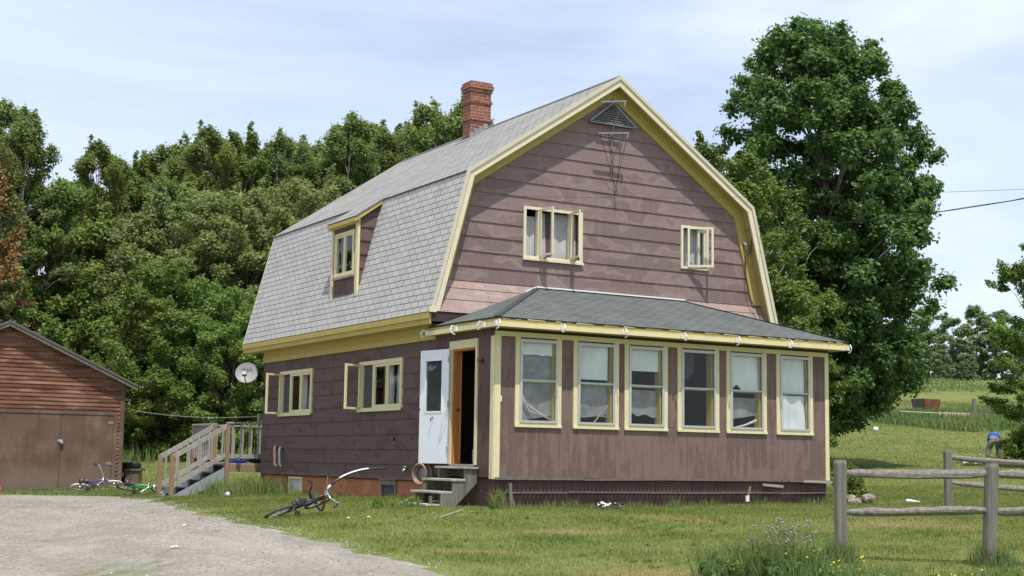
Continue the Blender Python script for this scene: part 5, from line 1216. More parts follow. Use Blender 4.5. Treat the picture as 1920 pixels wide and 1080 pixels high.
# ---- split-rail fences
def rail(mb, a, b, r=.055, seed=0, ends=True):
    r_ = random.Random(seed); n = 10; pts = []; rs = []
    for i in range(n+1):
        t = i/n; p_ = Vector(a).lerp(Vector(b), t)+Vector((0, 0, .013*math.sin(t*4+seed)+r_.uniform(-.003, .003)))+Vector((r_.uniform(-.003, .003),)*3); pts.append(p_); rs.append(r*(1+r_.uniform(-.10, .10))*(.68 if (ends and i in (0, n)) else 1))
    o0 = len(mb.v); mb.tube(pts, rs, 14); jj = [r_.uniform(-.14, .10) for _ in range(14)]
    for i in range(n+1):
        for k in range(14):
            v = mb.v[o0+i*14+k]; v += (v-pts[i])*(jj[k]+r_.uniform(-.05, .05))
def rot_obj(ob): return ob
def fence(label, posts, spans, pr=.085):
    f = thing('rail_fence', label, 'fence', posts[0][0], 'weathered split-rail fences')
    for k, (p_, h, lean) in enumerate(posts):
        mb = MB(); top = p_+Vector((lean[0], lean[1], h)); a = p_-Vector((lean[0], lean[1], 0))*.2-Vector((0, 0, .3)); n = 8; r_ = random.Random(k)
        ring_ = [(math.cos(i*2*math.pi/n+.4), math.sin(i*2*math.pi/n+.4)) for i in range(n)]; rr3 = [pr*r_.uniform(.88, 1.1) for _ in range(n)]
        lv_ = [0, .3, .6, .97, 1.0]; st_ = len(mb.v)
        for t in lv_:
            c_ = a.lerp(top, t); ks = (.82 if t == 1.0 else 1)*(1+.04*math.sin(t*9+k))
            for (cx_, sy_), r3 in zip(ring_, rr3): mb.v.append(c_+Vector((cx_*r3*ks, sy_*r3*ks, 0)))
        for i in range(len(lv_)-1):
            for j in range(n): mb.f.append([st_+i*n+j, st_+i*n+(j+1) % n, st_+(i+1)*n+(j+1) % n, st_+(i+1)*n+j]); mb.uv.append(None); mb.mi.append(0)
        mb.f.append([st_+(len(lv_)-1)*n+j for j in range(n)]); mb.uv.append(None); mb.mi.append(0)
        mb.build('post', M['grey_woodz'], f)
    for k, (a, b) in enumerate(spans):
        mb = MB(); rail(mb, a, b, .052, k+3); o = mb.build('rail', M['rail_wood'], f)
    return f
sA, sB = 17.5, 17.3
pA, pB = base(1575, sA), base(1848, sB)
stp_ = pB-pA; pC_ = pB+stp_*1.0; pC_.z = hg(pC_.x, pC_.y)
def onp(u, v, s_): return wp(u, v, s_)
hA = zat(862, 1573, sA)-pA.z; hB = zat(869, 1862, sB)-pB.z; off = dyr*.0
uz = lambda u, v, s_: onp(u, v, s_)
fence('nearer grey split-rail fence with two posts on the front lawn', [(pA, hA, (0, 0)), (pB, hB, (dxr.x*.07, dxr.y*.07)), (pC_, hB, (0, 0))],
      [(uz(1588, 887, sA), uz(1852, 889, sB)), (uz(1585, 958, sA), uz(1846, 959, sB)), (uz(1866, 888, sB), uz(2140, 896, 17.1)), (uz(1858, 959, sB), uz(2140, 962, 17.1))])
sC = 26.8; pC = base(1776, sC); hC = zat(843, 1778, sC)-pC.z; pD = base(1990, 26.0)
fence('farther grey split-rail fence starting behind the leaning post', [(pC, hC, (0, 0)), (pD, hC*.95, (0, 0))], [(uz(1782, 858, sC), uz(1990, 873, 26.0)), (uz(1782, 903, sC), uz(1990, 926, 26.0))], .085)

# ================================================================== PEOPLE (bending gardener on the meadow)
def skin_mesh(name, pts, edges, mat, parent, sub=2):
    me = bpy.data.meshes.new(name); L = root_loc(parent) if parent else Vector(); me.from_pydata([Vector(p_[0])-L for p_ in pts], edges, [])
    o = bpy.data.objects.new(name, me); finish_obj(o, parent); m = o.modifiers.new('skin', 'SKIN'); m.use_smooth_shade = True
    sv = me.skin_vertices[0].data
    for v, (_, r) in zip(sv, pts): v.radius = (r, r) if not isinstance(r, tuple) else r
    sv[0].use_root = True
    s = o.modifiers.new('sub', 'SUBSURF'); s.levels = s.render_levels = sub; me.materials.append(mat); return o
pg = base(1864, 51.0)
def L3(r_, f_, z): return pg+dxr*r_*.9+dyr*f_*.9+Vector((0, 0, z*.86))
person = thing('person', 'person in blue shirt and grey trousers bending over beside the shrubs', 'person', pg)
# body: legs apart, hips up, torso folded forward and away to the right, arms down
body = [(L3(0, 0, .86), .15), (L3(.10, .30, 1.0), .15), (L3(.18, .52, .98), .14), (L3(.22, .62, .90), .06), (L3(.26, .74, .80), .09),
        (L3(-.13, -.02, .80), .105), (L3(-.22, .06, .46), .075), (L3(-.30, -.04, .08), .05), (L3(-.33, .14, .03), .045),
        (L3(.13, .02, .80), .105), (L3(.20, .12, .46), .075), (L3(.22, .02, .08), .05), (L3(.20, .20, .03), .045),
        (L3(.02, .56, .92), .055), (L3(-.04, .66, .64), .042), (L3(.02, .80, .40), .032), (L3(.34, .54, .92), .055), (L3(.42, .66, .64), .042), (L3(.40, .82, .40), .032)]
be = [(0, 1), (1, 2), (2, 3), (3, 4), (0, 5), (5, 6), (6, 7), (7, 8), (0, 9), (9, 10), (10, 11), (11, 12), (2, 13), (13, 14), (14, 15), (2, 16), (16, 17), (17, 18)]
skin_mesh('body', body, be, M['skin'], person)
tr_ = [(L3(0, 0, .865), .175), (L3(-.13, -.02, .80), .13), (L3(-.22, .06, .46), .10), (L3(-.295, -.03, .12), .075), (L3(.13, .02, .80), .13), (L3(.20, .12, .46), .10), (L3(.22, .03, .12), .075), (L3(.03, .10, .93), .17)]
skin_mesh('trousers', tr_, [(0, 1), (1, 2), (2, 3), (0, 4), (4, 5), (5, 6), (0, 7)], M['denim'], person)
sh = [(L3(.05, .14, .98), .175), (L3(.10, .32, 1.05), .185), (L3(.18, .54, 1.02), .17), (L3(.0, .58, .95), .085), (L3(-.03, .63, .76), .07), (L3(.36, .56, .95), .085), (L3(.41, .62, .76), .07)]
skin_mesh('shirt', sh, [(0, 1), (1, 2), (2, 3), (3, 4), (2, 5), (5, 6)], M['blue'], person)
mb = MB(); mb.ball(L3(.265, .745, .81)+Vector((0, 0, .02)), .115, 12, 8, (1, 1.05, 1.1)); mb.build('hair', M['hair'], person, True)
for s_, q in ((-1, (-.33, .10, .03)), (1, (.20, .16, .03))):
    mb = MB(); mb.ball(L3(q[0], q[1], .05), 1, 10, 7, (.07, .13, .06)); mb.build('shoe', M['ink'], person, True)
for cx_, cy_ in ((.02, .80), (.40, .82)):
    pts = [(L3(cx_, cy_, .40), .028), (L3(cx_, cy_+.03, .34), .026)]; ed = [(0, 1)]
    for i, dx_ in enumerate((-.03, -.01, .01, .03)):
        a = len(pts); pts += [(L3(cx_+dx_, cy_+.05, .29), .010), (L3(cx_+dx_, cy_+.04, .26-(.01 if i in (1, 2) else 0)), .009)]; ed += [(1, a), (a, a+1)]
    a = len(pts); pts += [(L3(cx_-.05, cy_+.03, .33), .011), (L3(cx_-.055, cy_+.05, .29), .010)]; ed += [(0, a), (a, a+1)]
    skin_mesh('hand', pts, ed, M['skin'], person, 1)

# ---- meadow things
q = base(1737, 69.5); zb5 = q.z
rb = thing('garden_cart', 'rusty open-topped garden cart standing in the long meadow grass', 'cart', q)
rx_ = dxr*math.cos(.6)+dyr*math.sin(.6); rf_ = dyr*math.cos(.6)-dxr*math.sin(.6)
def quadbox(mb, l0, l1, f0, f1, z0, z1, flare=0.0, t=.03):
    b4 = [q+rx_*l0+rf_*f0, q+rx_*l1+rf_*f0, q+rx_*l1+rf_*f1, q+rx_*l0+rf_*f1]; c_ = sum(b4, Vector())/4
    b4 = [Vector((v.x, v.y, zb5+z0)) for v in b4]; t4 = [Vector((c_.x+(v.x-c_.x)*(1+flare), c_.y+(v.y-c_.y)*(1+flare), zb5+z1)) for v in b4]
    n = 4; mb.add(b4+t4, [(3, 2, 1, 0)]+[(i, (i+1) % 4, 4+(i+1) % 4, 4+i) for i in range(4)])
    b5 = [c_.lerp(v, .93) for v in b4]; b5 = [Vector((v.x, v.y, zb5+z0+.03)) for v in b5]; t5 = [Vector((c_.x+(v.x-c_.x)*.93, c_.y+(v.y-c_.y)*.93, v.z)) for v in t4]
    mb.add(b5+t5, [(0, 1, 2, 3)]+[(4+i, 4+(i+1) % 4, (i+1) % 4, i) for i in range(4)]); mb.add(t4+t5, [(i, (i+1) % 4, 4+(i+1) % 4, 4+i) for i in range(4)])
mb = MB(); quadbox(mb, -.50, .60, -.35, .35, .20, .72, .12); mb.build('tub', M['rust'], rb)
mb = MB(); a_ = q-rx_*.555; mb.hexa([a_-rf_*.33+Vector((0, 0, .22)), a_+rf_*.33+Vector((0, 0, .22)), a_+rf_*.33-rx_*.02+Vector((0, 0, .22)), a_-rf_*.33-rx_*.02+Vector((0, 0, .22))], [a_-rf_*.36-rx_*.06+Vector((0, 0, .70)), a_+rf_*.36-rx_*.06+Vector((0, 0, .70)), a_+rf_*.36-rx_*.08+Vector((0, 0, .70)), a_-rf_*.36-rx_*.08+Vector((0, 0, .70))]); mb.build('end_panel', M['fndwood'], rb)
mb = MB()
for l_ in (-.3, .35): mb.torus(q+rx_*l_-rf_*.38+Vector((0, 0, .16)), dyr, .13, .035, 20, 6)
mb.build('wheel', M['rubber'], rb, True, each=True)
mb = MB(); mb.tube([q-rx_*.44+Vector((0, 0, .5)), q-rx_*.75+Vector((0, 0, .62))], .02); mb.build('handle', M['rust'], rb)
q = base(1828, 69.0); mb = MB(); z1_ = zat(748, 1828, 69); mb.tube([Vector((q.x, q.y, q.z-.2)), Vector((q.x-.03, q.y, (q.z+z1_)/2)), Vector((q.x, q.y, z1_))], [.12, .09, .10], 9); o = mb.build('wooden_post', M['grey_woodz']); tag(o, 'stout reddish-grey wooden post standing in meadow weeds', 'post')
wl = thing('clothesline', 'white clothesline with clothes pegs across the meadow', 'clothesline', base(1640, 50.0))
A_ = wp(1566, 764, 46); B_ = wp(2000, 780, 50); mid = wp(1780, 774.5, 50)
lp = sag(A_, B_, .06, 40); mb = MB(); mb.tube(lp, .018, 5); mb.build('line', M['rope'], wl)
mb = MB(); mb.tube([B_+Vector((0, 0, .1)), Vector((B_.x, B_.y, base(2000, 50).z))], .05, 6); mb.build('end_post', M['grey_woodz'], wl, each=True)
r_ = random.Random(2)
for k in range(16):
    t = (1752+k*5.2+r_.uniform(-2, 2)-1566)/434; i = t*40; p_ = lp[int(i)].lerp(lp[int(i)+1], i % 1); mb = MB(); mb.bar(p_+Vector((0, 0, -.06)), p_+Vector((r_.uniform(-.02, .02), 0, .05)), .03, .03, (1, 0, 0)); mb.build('clothes_peg', M['cream'], wl)

# ================================================================== TREES
def leaf_mesh(name, C_, Rc, nleaf, size, seed, mat, flat=.75, upb=.55, spread=1.0, feather=.75):
    """leaf-sized quads around clump centres: C_ (n,3), Rc (n,)"""
    g_ = np.random.default_rng(seed); n = len(C_); cnt = np.maximum(6, (nleaf*(Rc/Rc.mean())**2)).astype(int); idx = np.repeat(np.arange(n), cnt); m = len(idx)
    d = g_.normal(size=(m, 3)); d /= np.linalg.norm(d, axis=1)[:, None]
    rad = Rc[idx]*(g_.random(m)**.42)*(1+.25*g_.normal(size=m).clip(-1, 2))*spread
    ax_ = g_.normal(size=(n, 3))*.5+np.array([0, 0, .75]); ce = C_.mean(0); o3 = C_-ce; o3[:, 2] *= .3; ax_ += o3/(np.linalg.norm(o3, axis=1)[:, None]+.3)*.9; ax_ /= np.linalg.norm(ax_, axis=1)[:, None]
    t3 = g_.normal(size=m)*.75; nar = np.clip(1.0-.33*np.abs(t3)-.18*(t3 > .6), .25, 1)
    P_ = C_[idx]+d*(rad*.78*nar)[:, None]*np.array([1, 1, flat])+ax_[idx]*(t3*Rc[idx]*feather)[:, None]
    nr = d*.55+np.array([0, 0, upb])+g_.normal(size=(m, 3))*.50; nr /= np.linalg.norm(nr, axis=1)[:, None]
    a = np.cross(nr, g_.normal(size=(m, 3))); a /= np.linalg.norm(a, axis=1)[:, None]; b = np.cross(nr, a)
    sz = size*(.6+.8*g_.random(m))[:, None]
    v = np.stack([P_-a*sz*.5, P_+b*sz*.32-a*sz*.05-nr*sz*.05, P_+a*sz*.5-nr*sz*.12, P_-b*sz*.32-a*sz*.05-nr*sz*.05], 1).reshape(-1, 3)
    return v, np.arange(4*m).reshape(-1, 4)
def make_tree(name, label, cat, H, prof_, nclump, nleaf, leaf, seed, lmat, bmat, trunk_r=.16, rc=(.45, .85), limbs=40, group=None, lean=(0, 0), shell=.42, crown_name='crown', spires=0, trunks=1, feather=.6):
    """prof_: (z, offset to the right, radius) triples in metres; built at the origin"""
    g_ = np.random.default_rng(seed); t = thing(name, label, cat, (0, 0, 0), group)
    zs_, of_, rs_ = [np.array(q) for q in zip(*prof_)]
    o_ = np.argsort(zs_); zs_, of_, rs_ = zs_[o_], of_[o_], rs_[o_]
    # sample heights in proportion to r
    zz = g_.uniform(zs_[0], zs_[-1], nclump*6); rr_ = np.interp(zz, zs_, rs_); keep = g_.random(len(zz)) < (rr_/rs_.max()+.15); zz = zz[keep][:nclump]; rr_ = np.interp(zz, zs_, rs_); oo = np.interp(zz, zs_, of_)
    th = g_.uniform(0, 2*np.pi, len(zz)); fr = g_.random(len(zz))**shell
    lob = 1+(.16 if spires else .08)*np.sin(3*th+zz*.9+seed)+(.12 if spires else .07)*np.sin(5*th-zz*1.7)
    C_ = np.stack([oo+R2[0]*0+rr_*fr*lob*np.cos(th), rr_*fr*lob*np.sin(th)*.9, zz], 1)
    Rc = g_.uniform(rc[0], rc[1], len(zz))
    if spires:
        for k in range(spires):
            a = g_.uniform(0, 6.28); zt_ = zs_[-1]*g_.uniform(.80, .97); rr5 = np.interp(zt_, zs_, rs_)*g_.uniform(.3, 1.0); off5 = np.interp(zt_, zs_, of_); hh = g_.uniform(.8, 2.0)
            for i in range(5):
                C_ = np.vstack([C_, [[off5+rr5*np.cos(a), rr5*np.sin(a), zt_+hh*i/5]]]); Rc = np.append(Rc, rc[0]*(1-.11*i)*1.05)
    # turn: local +x is to the right of the photo
    Rm = np.array([[R2[0], F2[0], 0], [R2[1], F2[1], 0], [0, 0, 1]])
    Cw = C_@Rm.T
    v, f_ = leaf_mesh(crown_name, Cw, Rc, nleaf, leaf, seed+1, lmat, feather=feather)
    np_mesh(crown_name, v, f_, lmat, t)
    mb = MB(); topz = zs_[-1]*.86
    for tk in range(trunks):
        ax_ = [0, 0] if trunks == 1 else [g_.uniform(-.5, .5), g_.uniform(-.4, .4)]; px = []
        for i in range(9):
            q = i/8; z = -.4+(topz+.4)*q; o5 = np.interp(max(z, 0), zs_, of_) if z > zs_[0] else of_[0]*max(z, 0)/max(zs_[0], .1); px.append(Vector((Rm@np.array([o5*q+ax_[0]*(1+q*2)+.12*math.sin(q*7+seed), ax_[1]*(1+q*2)+.1*math.cos(q*6+seed), z]))))
        mb.tube(px, [trunk_r*(1.25 if i == 0 else 1)*(1-.85*i/8) for i in range(9)], 9)
    mb.build('trunk', M[bmat], t, True)
    mb = MB(); sel = g_.permutation(len(C_))[:limbs]
    for i in sel:
        c_ = Cw[i]; zc_ = C_[i, 2]; zb_ = max(.4, zc_-g_.uniform(.8, 2.6)-.3*np.linalg.norm(C_[i, :2])); qf = min(1, (zb_+.4)/(topz+.4)); k = min(7, int(qf*8)); p0 = px[k].lerp(px[k+1], qf*8-k); p3 = Vector(c_)
        p1 = p0.lerp(p3, .35)+Vector((g_.uniform(-.2, .2), g_.uniform(-.2, .2), .05)); p2 = p0.lerp(p3, .7)+Vector((g_.uniform(-.2, .2), g_.uniform(-.2, .2), .12))
        r0 = trunk_r*.34*(1-.5*qf); mb.tube([p0, p1, p2, p3], [r0, r0*.7, r0*.45, r0*.15], 5)
    mb.build('branches', M[bmat], t, True)
    return t

# the big maple
sM = 45.0; bM = base(1500, sM); k_ = sM/FPX
mp_ = []
for (v, l0, l1) in [(30, 1450, 1575), (55, 1408, 1628), (105, 1375, 1685), (160, 1352, 1722), (215, 1350, 1758), (280, 1362, 1778), (340, 1380, 1785), (420, 1390, 1772), (500, 1392, 1772), (580, 1395, 1756), (650, 1400, 1735), (715, 1400, 1700), (765, 1420, 1640), (800, 1430, 1590)]:
    z = zat(v, (l0+l1)/2, sM)-bM.z-.35; mp_.append((z, ((l0+l1)/2-1500)*k_, (l1-l0)/2*k_*.95-.08))
tm = make_tree('maple_tree', 'large dark green maple rising behind the right end of the house', 'tree', 14, mp_, 700, 290, .15, 11, M['leaf_maple'], 'bark', .30, (.42, .74), 90, spires=0, shell=.5, feather=.28)
tm.location = bM

# prototypes for the wood
protoA = make_tree('deciduous_tree', 'x', 'tree', 12, [(1.2, 0, 1.6), (3.5, .1, 2.5), (6.5, 0, 2.7), (9, .1, 2.1), (11, 0, 1.2), (12, 0, .4)], 200, 330, .125, 21, M['leaf_wood'], 'bark', .15, (.36, .66), 60, spires=2, feather=.45)
protoB = make_tree('poplar_tree', 'x', 'tree', 13, [(1.5, 0, 1.2), (4, .1, 1.8), (7.5, -.1, 2.0), (10.5, 0, 1.5), (12.4, .1, .8), (13.3, 0, .25)], 165, 300, .12, 33, M['leaf_wood2'], 'barkp', .13, (.32, .58), 56, spires=4, feather=.5)
protoC = make_tree('deciduous_tree', 'x', 'tree', 9, [(.5, 0, 2.1), (2.5, -.1, 2.7), (5, 0, 2.6), (7, .1, 1.7), (8.6, 0, .6)], 200, 330, .115, 47, M['leaf_light'], 'bark', .12, (.34, .62), 60, spires=1, feather=.45)
protoD = make_tree('deciduous_tree', 'x', 'tree', 8, [(.2, 0, 2.0), (2.0, .1, 2.6), (4.0, 0, 2.5), (6, -.1, 1.6), (7.4, 0, .5)], 190, 320, .115, 59, M['leaf_bush'], 'bark', .11, (.34, .62), 50, spires=2, feather=.45)
protoE = make_tree('birch_tree', 'x', 'tree', 11, [(1.0, 0, 1.4), (3.5, .1, 2.2), (6.5, 0, 2.3), (9, -.1, 1.6), (10.6, 0, .5)], 165, 300, .115, 63, M['leaf_birch'], 'barkp', .12, (.32, .58), 60, spires=4, feather=.5)
protoF = make_tree('distant_tree', 'x', 'tree', 8, [(.3, 0, 1.9), (2.4, .1, 2.5), (5, 0, 2.2), (7, 0, 1.3), (8.2, 0, .4)], 90, 150, .24, 71, M['leaf_far'], 'bark', .12, (.42, .8), 30, spires=1, feather=.4)
PROTO = dict(A=(protoA, 12.3), B=(protoB, 14.0), C=(protoC, 9.0), D=(protoD, 7.8), E=(protoE, 11.2), F=(protoF, 8.6)); used = set()
def put(kind, u, s_, vtop, label, wscale=1.0, rot=None, group='trees of the wood behind the house', pname=None):
    pr0, H0 = PROTO[kind]; o = pr0 if kind not in used else copy_tree(pr0); used.add(kind)
    b = base(u, s_); h = zat(vtop, u, s_)-b.z; sc_ = h/H0
    o.location = b-Vector((0, 0, .1)); o.scale = (sc_**.7*wscale, sc_**.7*wscale, sc_); o.rotation_euler = (0, 0, rot if rot is not None else random.uniform(0, 6.28)); o['label'] = label; o['group'] = group
    return o
WOOD = [
 ('B', 32, 54, 165, 'tall thin dark tree top nearest the left edge, above the garage roof peak', 1.05),
 ('B', -25, 56, 150, 'tall dark tree cut off by the left edge of the photo', 1.1),
 ('D', 95, 55, 330, 'bushy dark green tree right behind the garage roof peak', 1.15),
 ('A', 165, 64, 262, 'mid-green tree with the first low rounded top right of the left-edge trees', .95),
 ('E', 225, 66, 280, 'loose tree with thin pale branches against the sky above the garage eave', .95),
 ('A', 290, 66, 262, 'rounded tree top directly left of the highest part of the wood', .95),
 ('A', 375, 64, 236, 'broad pale-branched tree crown left of the pointed poplar tops', 1.0),
 ('E', 440, 66, 226, 'rounded crown with pale limbs above the back end of the roof', 1.0),
 ('B', 505, 66, 212, 'first slender poplar top rising left of the tallest tree', .8),
 ('B', 565, 68, 242, 'slender poplar in the notch left of the tallest tree', .8),
 ('B', 640, 64, 178, 'tallest pointed tree of the wood, midway to the chimney', 1.15),
 ('B', 700, 66, 205, 'pointed poplar directly right of the tallest tree of the wood', 1.0),
 ('B', 752, 68, 220, 'small-topped poplar in the dip before the chimney', .9),
 ('A', 805, 66, 192, 'poplar top second to the left of the chimney', .95),
 ('A', 856, 66, 183, 'poplar top touching the left side of the chimney', .95),
 ('B', 915, 70, 300, 'dark poplar mostly hidden behind the house roof', 1.0),
 ('D', 150, 56, 430, 'low leafy tree overhanging the right slope of the garage roof', 1.1),
 ('D', 205, 54, 520, 'bright green leafy tree at the lower end of the garage eave', .95),
 ('C', 260, 56, 380, 'light green tree between the garage eave and the middle of the wood', 1.1),
 ('C', 335, 57, 330, 'light green tree in the middle of the wood front', 1.1),
 ('C', 410, 56, 345, 'light green tree with silvery leaves above the deck', 1.1),
 ('C', 480, 57, 335, 'pale leafy tree behind the back corner of the roof', 1.1),
 ('C', 560, 58, 315, 'palest silvery-leaved tree above the long grey roof slope', 1.15),
 ('D', 300, 52, 480, 'dark-shadowed tree low in the wood above the washing line', 1.1),
 ('D', 375, 52, 510, 'bright low tree above the far deck railing', 1.0),
 ('D', 440, 51, 530, 'bright low tree next to the satellite dish', 1.0),
 ('D', 495, 53, 560, 'low green tree half hidden by the back corner of the house', 1.0),
 ('C', 650, 60, 360, 'pale tree partly hidden behind the roof above the dormer', 1.0),
 ('D', 15, 53, 520, 'dark bush-like tree at the left edge behind the garage roof', 1.1),
]
for (k, u, s_, v, lab, ws) in WOOD: put(k, u, s_, v, lab, ws)
for i, (u, v) in enumerate([(130, 330), (205, 300), (265, 290), (335, 275), (400, 262), (470, 250), (535, 262), (600, 238), (670, 222), (730, 235), (785, 225), (835, 215)]): put('AEAC'[i % 4], u, 71, v, 'tree in the rear row of the wood, number %s of twelve from the left' % 'one two three four five six seven eight nine ten eleven twelve'.split()[i], 1.25)
for i, (k, l, s_, h) in enumerate([('A', -27, 52, 13), ('B', -31, 50, 14.5), ('C', -35, 47, 11), ('A', -39, 44, 13), ('B', -43, 41, 14), ('A', -46, 36, 12.5), ('C', -48, 31, 11), ('A', -50, 25, 13)]):
    x, y = from_sl(s_, l); o = copy_tree(PROTO[k][0]); sc_ = h/PROTO[k][1]; o.location = (x, y, float(hg_sl(s_, l))-.1); o.scale = (sc_*1.25, sc_*1.25, sc_); o.rotation_euler = (0, 0, i*1.3)
    o['label'] = 'tree %s in the row beyond the left edge of the photo' % ['nearest the corner', 'second', 'third', 'fourth', 'fifth', 'sixth', 'seventh', 'last and nearest the road'][i]; o['group'] = 'trees of the wood behind the house'
for (k, u, s_, v, lab, ws) in [
 ('E', 1400, 41, 262, 'lighter green birch with pale forked stems behind the right roof edge', 1.0),
 ('E', 1325, 46, 240, 'light green tree rising just above the right gable slope', 1.0),
 ('E', 1475, 43, 330, 'light green tree between the roof edge and the big maple', 1.0),
 ('D', 1470, 42, 520, 'low bright green tree against the right side of the house', .75)]:
    put(k, u, s_, v, lab, ws, group='trees around the big maple')
for (u, s_, v, lab, ws) in [(1700, 108, 600, 'far tree showing under the right branches of the maple', 1.0), (1745, 112, 570, 'taller far tree with open crown right of the maple', 1.25), (1790, 108, 590, 'far tree in the middle of the distant row', 1.2), (1835, 110, 565, 'tallest far tree of the distant row beside the right-edge tree', 1.0), (1880, 108, 575, 'far tree partly behind the right-edge tree', 1.2), (1640, 110, 660, 'far tree low behind the maple trunk', 1.1), (1930, 112, 590, 'far tree cut off by the right edge', 1.1), (1770, 104, 650, 'low bushy far tree in front of the distant row', .9), (1820, 104, 660, 'second low bushy far tree in front of the distant row', .9)]:
    put('F', u, s_, v, lab, ws, group='distant trees beyond the meadow')
# tree at the right edge, and shrubs
o = put('E', 1953, 46, 430, 'bright green leafy tree at the right edge of the photo', 1.0, group='trees at the right edge'); 
sp = make_tree('shrub', 'x', 'shrub', 1.8, [(.05, 0, .8), (.7, 0, 1.05), (1.3, .05, .8), (1.8, 0, .3)], 46, 150, .11, 83, M['leaf_bush'], 'bark', .04, (.22, .40), 16, crown_name='foliage')
PROTO['S'] = (sp, 2.0)
for (u, s_, v, lab, ws, gp) in [(1916, 52.8, 800, 'dark green shrub the bending person reaches into', 1.0, 'shrubs by the bending person'), (1945, 50, 780, 'dark shrub at the right edge behind the bending person', 1.4, 'shrubs by the bending person'),
    (1592, 30, 855, 'small leafy shrub behind the right corner of the porch', .8, None),
    (255, 53, 800, 'shrub at the foot of the wood beside the garage wall', 1.3, 'shrubs at the foot of the wood'), (300, 52.5, 790, 'shrub at the foot of the wood above the left stair post', 1.3, 'shrubs at the foot of the wood'), (350, 53, 780, 'shrub at the foot of the wood behind the stair rails', 1.4, 'shrubs at the foot of the wood'), (400, 52, 790, 'shrub at the foot of the wood behind the far deck rail', 1.3, 'shrubs at the foot of the wood'), (450, 51.5, 775, 'shrub at the foot of the wood below the satellite dish', 1.4, 'shrubs at the foot of the wood'), (500, 53, 770, 'shrub at the foot of the wood beside the back wall of the house', 1.4, 'shrubs at the foot of the wood')]:
    put('S', u, s_, v, lab, ws, group=gp)
# browning conifer at the left edge
cf = thing('spruce_tree', 'conifer with browned orange needles at the left edge of the photo', 'tree', base(-12, 50)); b0 = base(-12, 50); Hc = zat(290, -12, 50)-b0.z
g_ = np.random.default_rng(5); n = 170; zz = g_.random(n)*Hc*.95+.5; rad = (1-zz/(Hc+.6))*1.9*(g_.random(n)**.4)+.15; th = g_.uniform(0, 6.28, n); Cc = np.stack([rad*np.cos(th), rad*np.sin(th), zz-.05*rad], 1); hot = (np.sin(zz*1.1)+.6*g_.normal(size=n)) > .0
v, f_ = leaf_mesh('x', Cc[hot], np.full(hot.sum(), .38), 170, .10, 6, None, .5); np_mesh('brown_foliage', v, f_, M['leaf_dead'], cf)
v, f_ = leaf_mesh('x', Cc[~hot], np.full((~hot).sum(), .38), 170, .10, 7, None, .5); np_mesh('foliage', v, f_, M['needle'], cf)
mb = MB(); mb.tube([b0+Vector((0, 0, -.3)), b0+Vector((0, 0, Hc*.95))], [.16, .03], 8); mb.build('trunk', M['bark'], cf)
# undergrowth at the foot of the wood
g_ = np.random.default_rng(15); n = 260; s5 = g_.uniform(52.5, 62, n); u5 = g_.uniform(-80, 620, n); l5 = (u5-960)/FPX*s5; x5, y5 = from_sl(s5, l5); z5 = hg_sl(s5, l5)+g_.uniform(.2, 1.3, n)*np.clip((s5-52)/2, .4, 1.6)
v, f_ = leaf_mesh('x', np.stack([x5, y5, z5], 1), g_.uniform(.5, 1.0, n), 130, .17, 16, None); o = np_mesh('undergrowth', v, f_, M['leaf_wood2']); tag(o, 'dense green undergrowth filling the foot of the wood', 'undergrowth', kind='stuff')

# ================================================================== WEEDS AND TALL GRASS
def tuft(cx_, cy_, n, r, h, wd=.012, seed=0, lean=.55):
    g_ = np.random.default_rng(seed); a = g_.uniform(0, 6.28, n); q = r*np.sqrt(g_.random(n)); x = cx_+q*np.cos(a); y = cy_+q*np.sin(a); z = hg_sl(*to_sl(x, y))-.02
    hh = h*(.45+.75*g_.random(n)); b = g_.uniform(0, 6.28, n); ln = g_.random(n)*lean; w1 = wd*(.6+.8*g_.random(n)); c_ = g_.uniform(0, 6.28, n)
    dx = np.cos(c_)*w1/2; dy = np.sin(c_)*w1/2; mx_, my_, mz_ = x+np.cos(b)*ln*hh*.35, y+np.sin(b)*ln*hh*.35, z+hh*.6; tx, ty, tz = x+np.cos(b)*ln*hh, y+np.sin(b)*ln*hh, z+hh*np.sqrt(1-ln**2*.8)
    v = np.stack([np.stack([x-dx, y-dy, z], -1), np.stack([x+dx, y+dy, z], -1), np.stack([mx_+dx*.8, my_+dy*.8, mz_], -1), np.stack([tx, ty, tz], -1), np.stack([mx_-dx*.8, my_-dy*.8, mz_], -1)], 1).reshape(-1, 3)
    b0_ = np.arange(n)*5; return v, np.concatenate([np.stack([b0_, b0_+1, b0_+2, b0_+4], -1), np.stack([b0_+4, b0_+2, b0_+3, b0_+3], -1)])
def blade_obj(name, parts, mat, parent=None, L=None):
    V = []; T = []; o = 0
    for v, f_ in parts:
        q = f_[:len(f_)//2]; r = f_[len(f_)//2:, :3]; T.append(np.stack([q[:, 0], q[:, 1], q[:, 2]], -1)+o); T.append(np.stack([q[:, 0], q[:, 2], q[:, 3]], -1)+o); T.append(r+o); V.append(v); o += len(v)
    V = np.concatenate(V)-(np.array(L) if L is not None else 0); return np_mesh(name, V, np.concatenate(T), mat, parent, k=3)
r_ = random.Random(21); parts = []
for i in range(26):   # strip along the porch and side foundation
    x = r_.uniform(.1, 7.5); parts.append(tuft(x, FY-.12+r_.uniform(-.05, .08), 40, .16, r_.uniform(.08, .22), .010, i))
for i in range(16): yq = r_.uniform(-.3, 6.5); parts.append(tuft(-.10+r_.uniform(-.05, .05), yq, 40, .18, r_.uniform(.07, .18), .010, 50+i))
for i in range(30): x = r_.uniform(-2.2, .0); yq = r_.uniform(6.9, 9.0); parts.append(tuft(x*.55, yq, 60, .30, r_.uniform(.25, .55), .014, 90+i, .8))
for i in range(9): q = base(r_.uniform(380, 520), r_.uniform(30, 33)); parts.append(tuft(q.x, q.y, 60, .35, .3, .014, 130+i, .8))
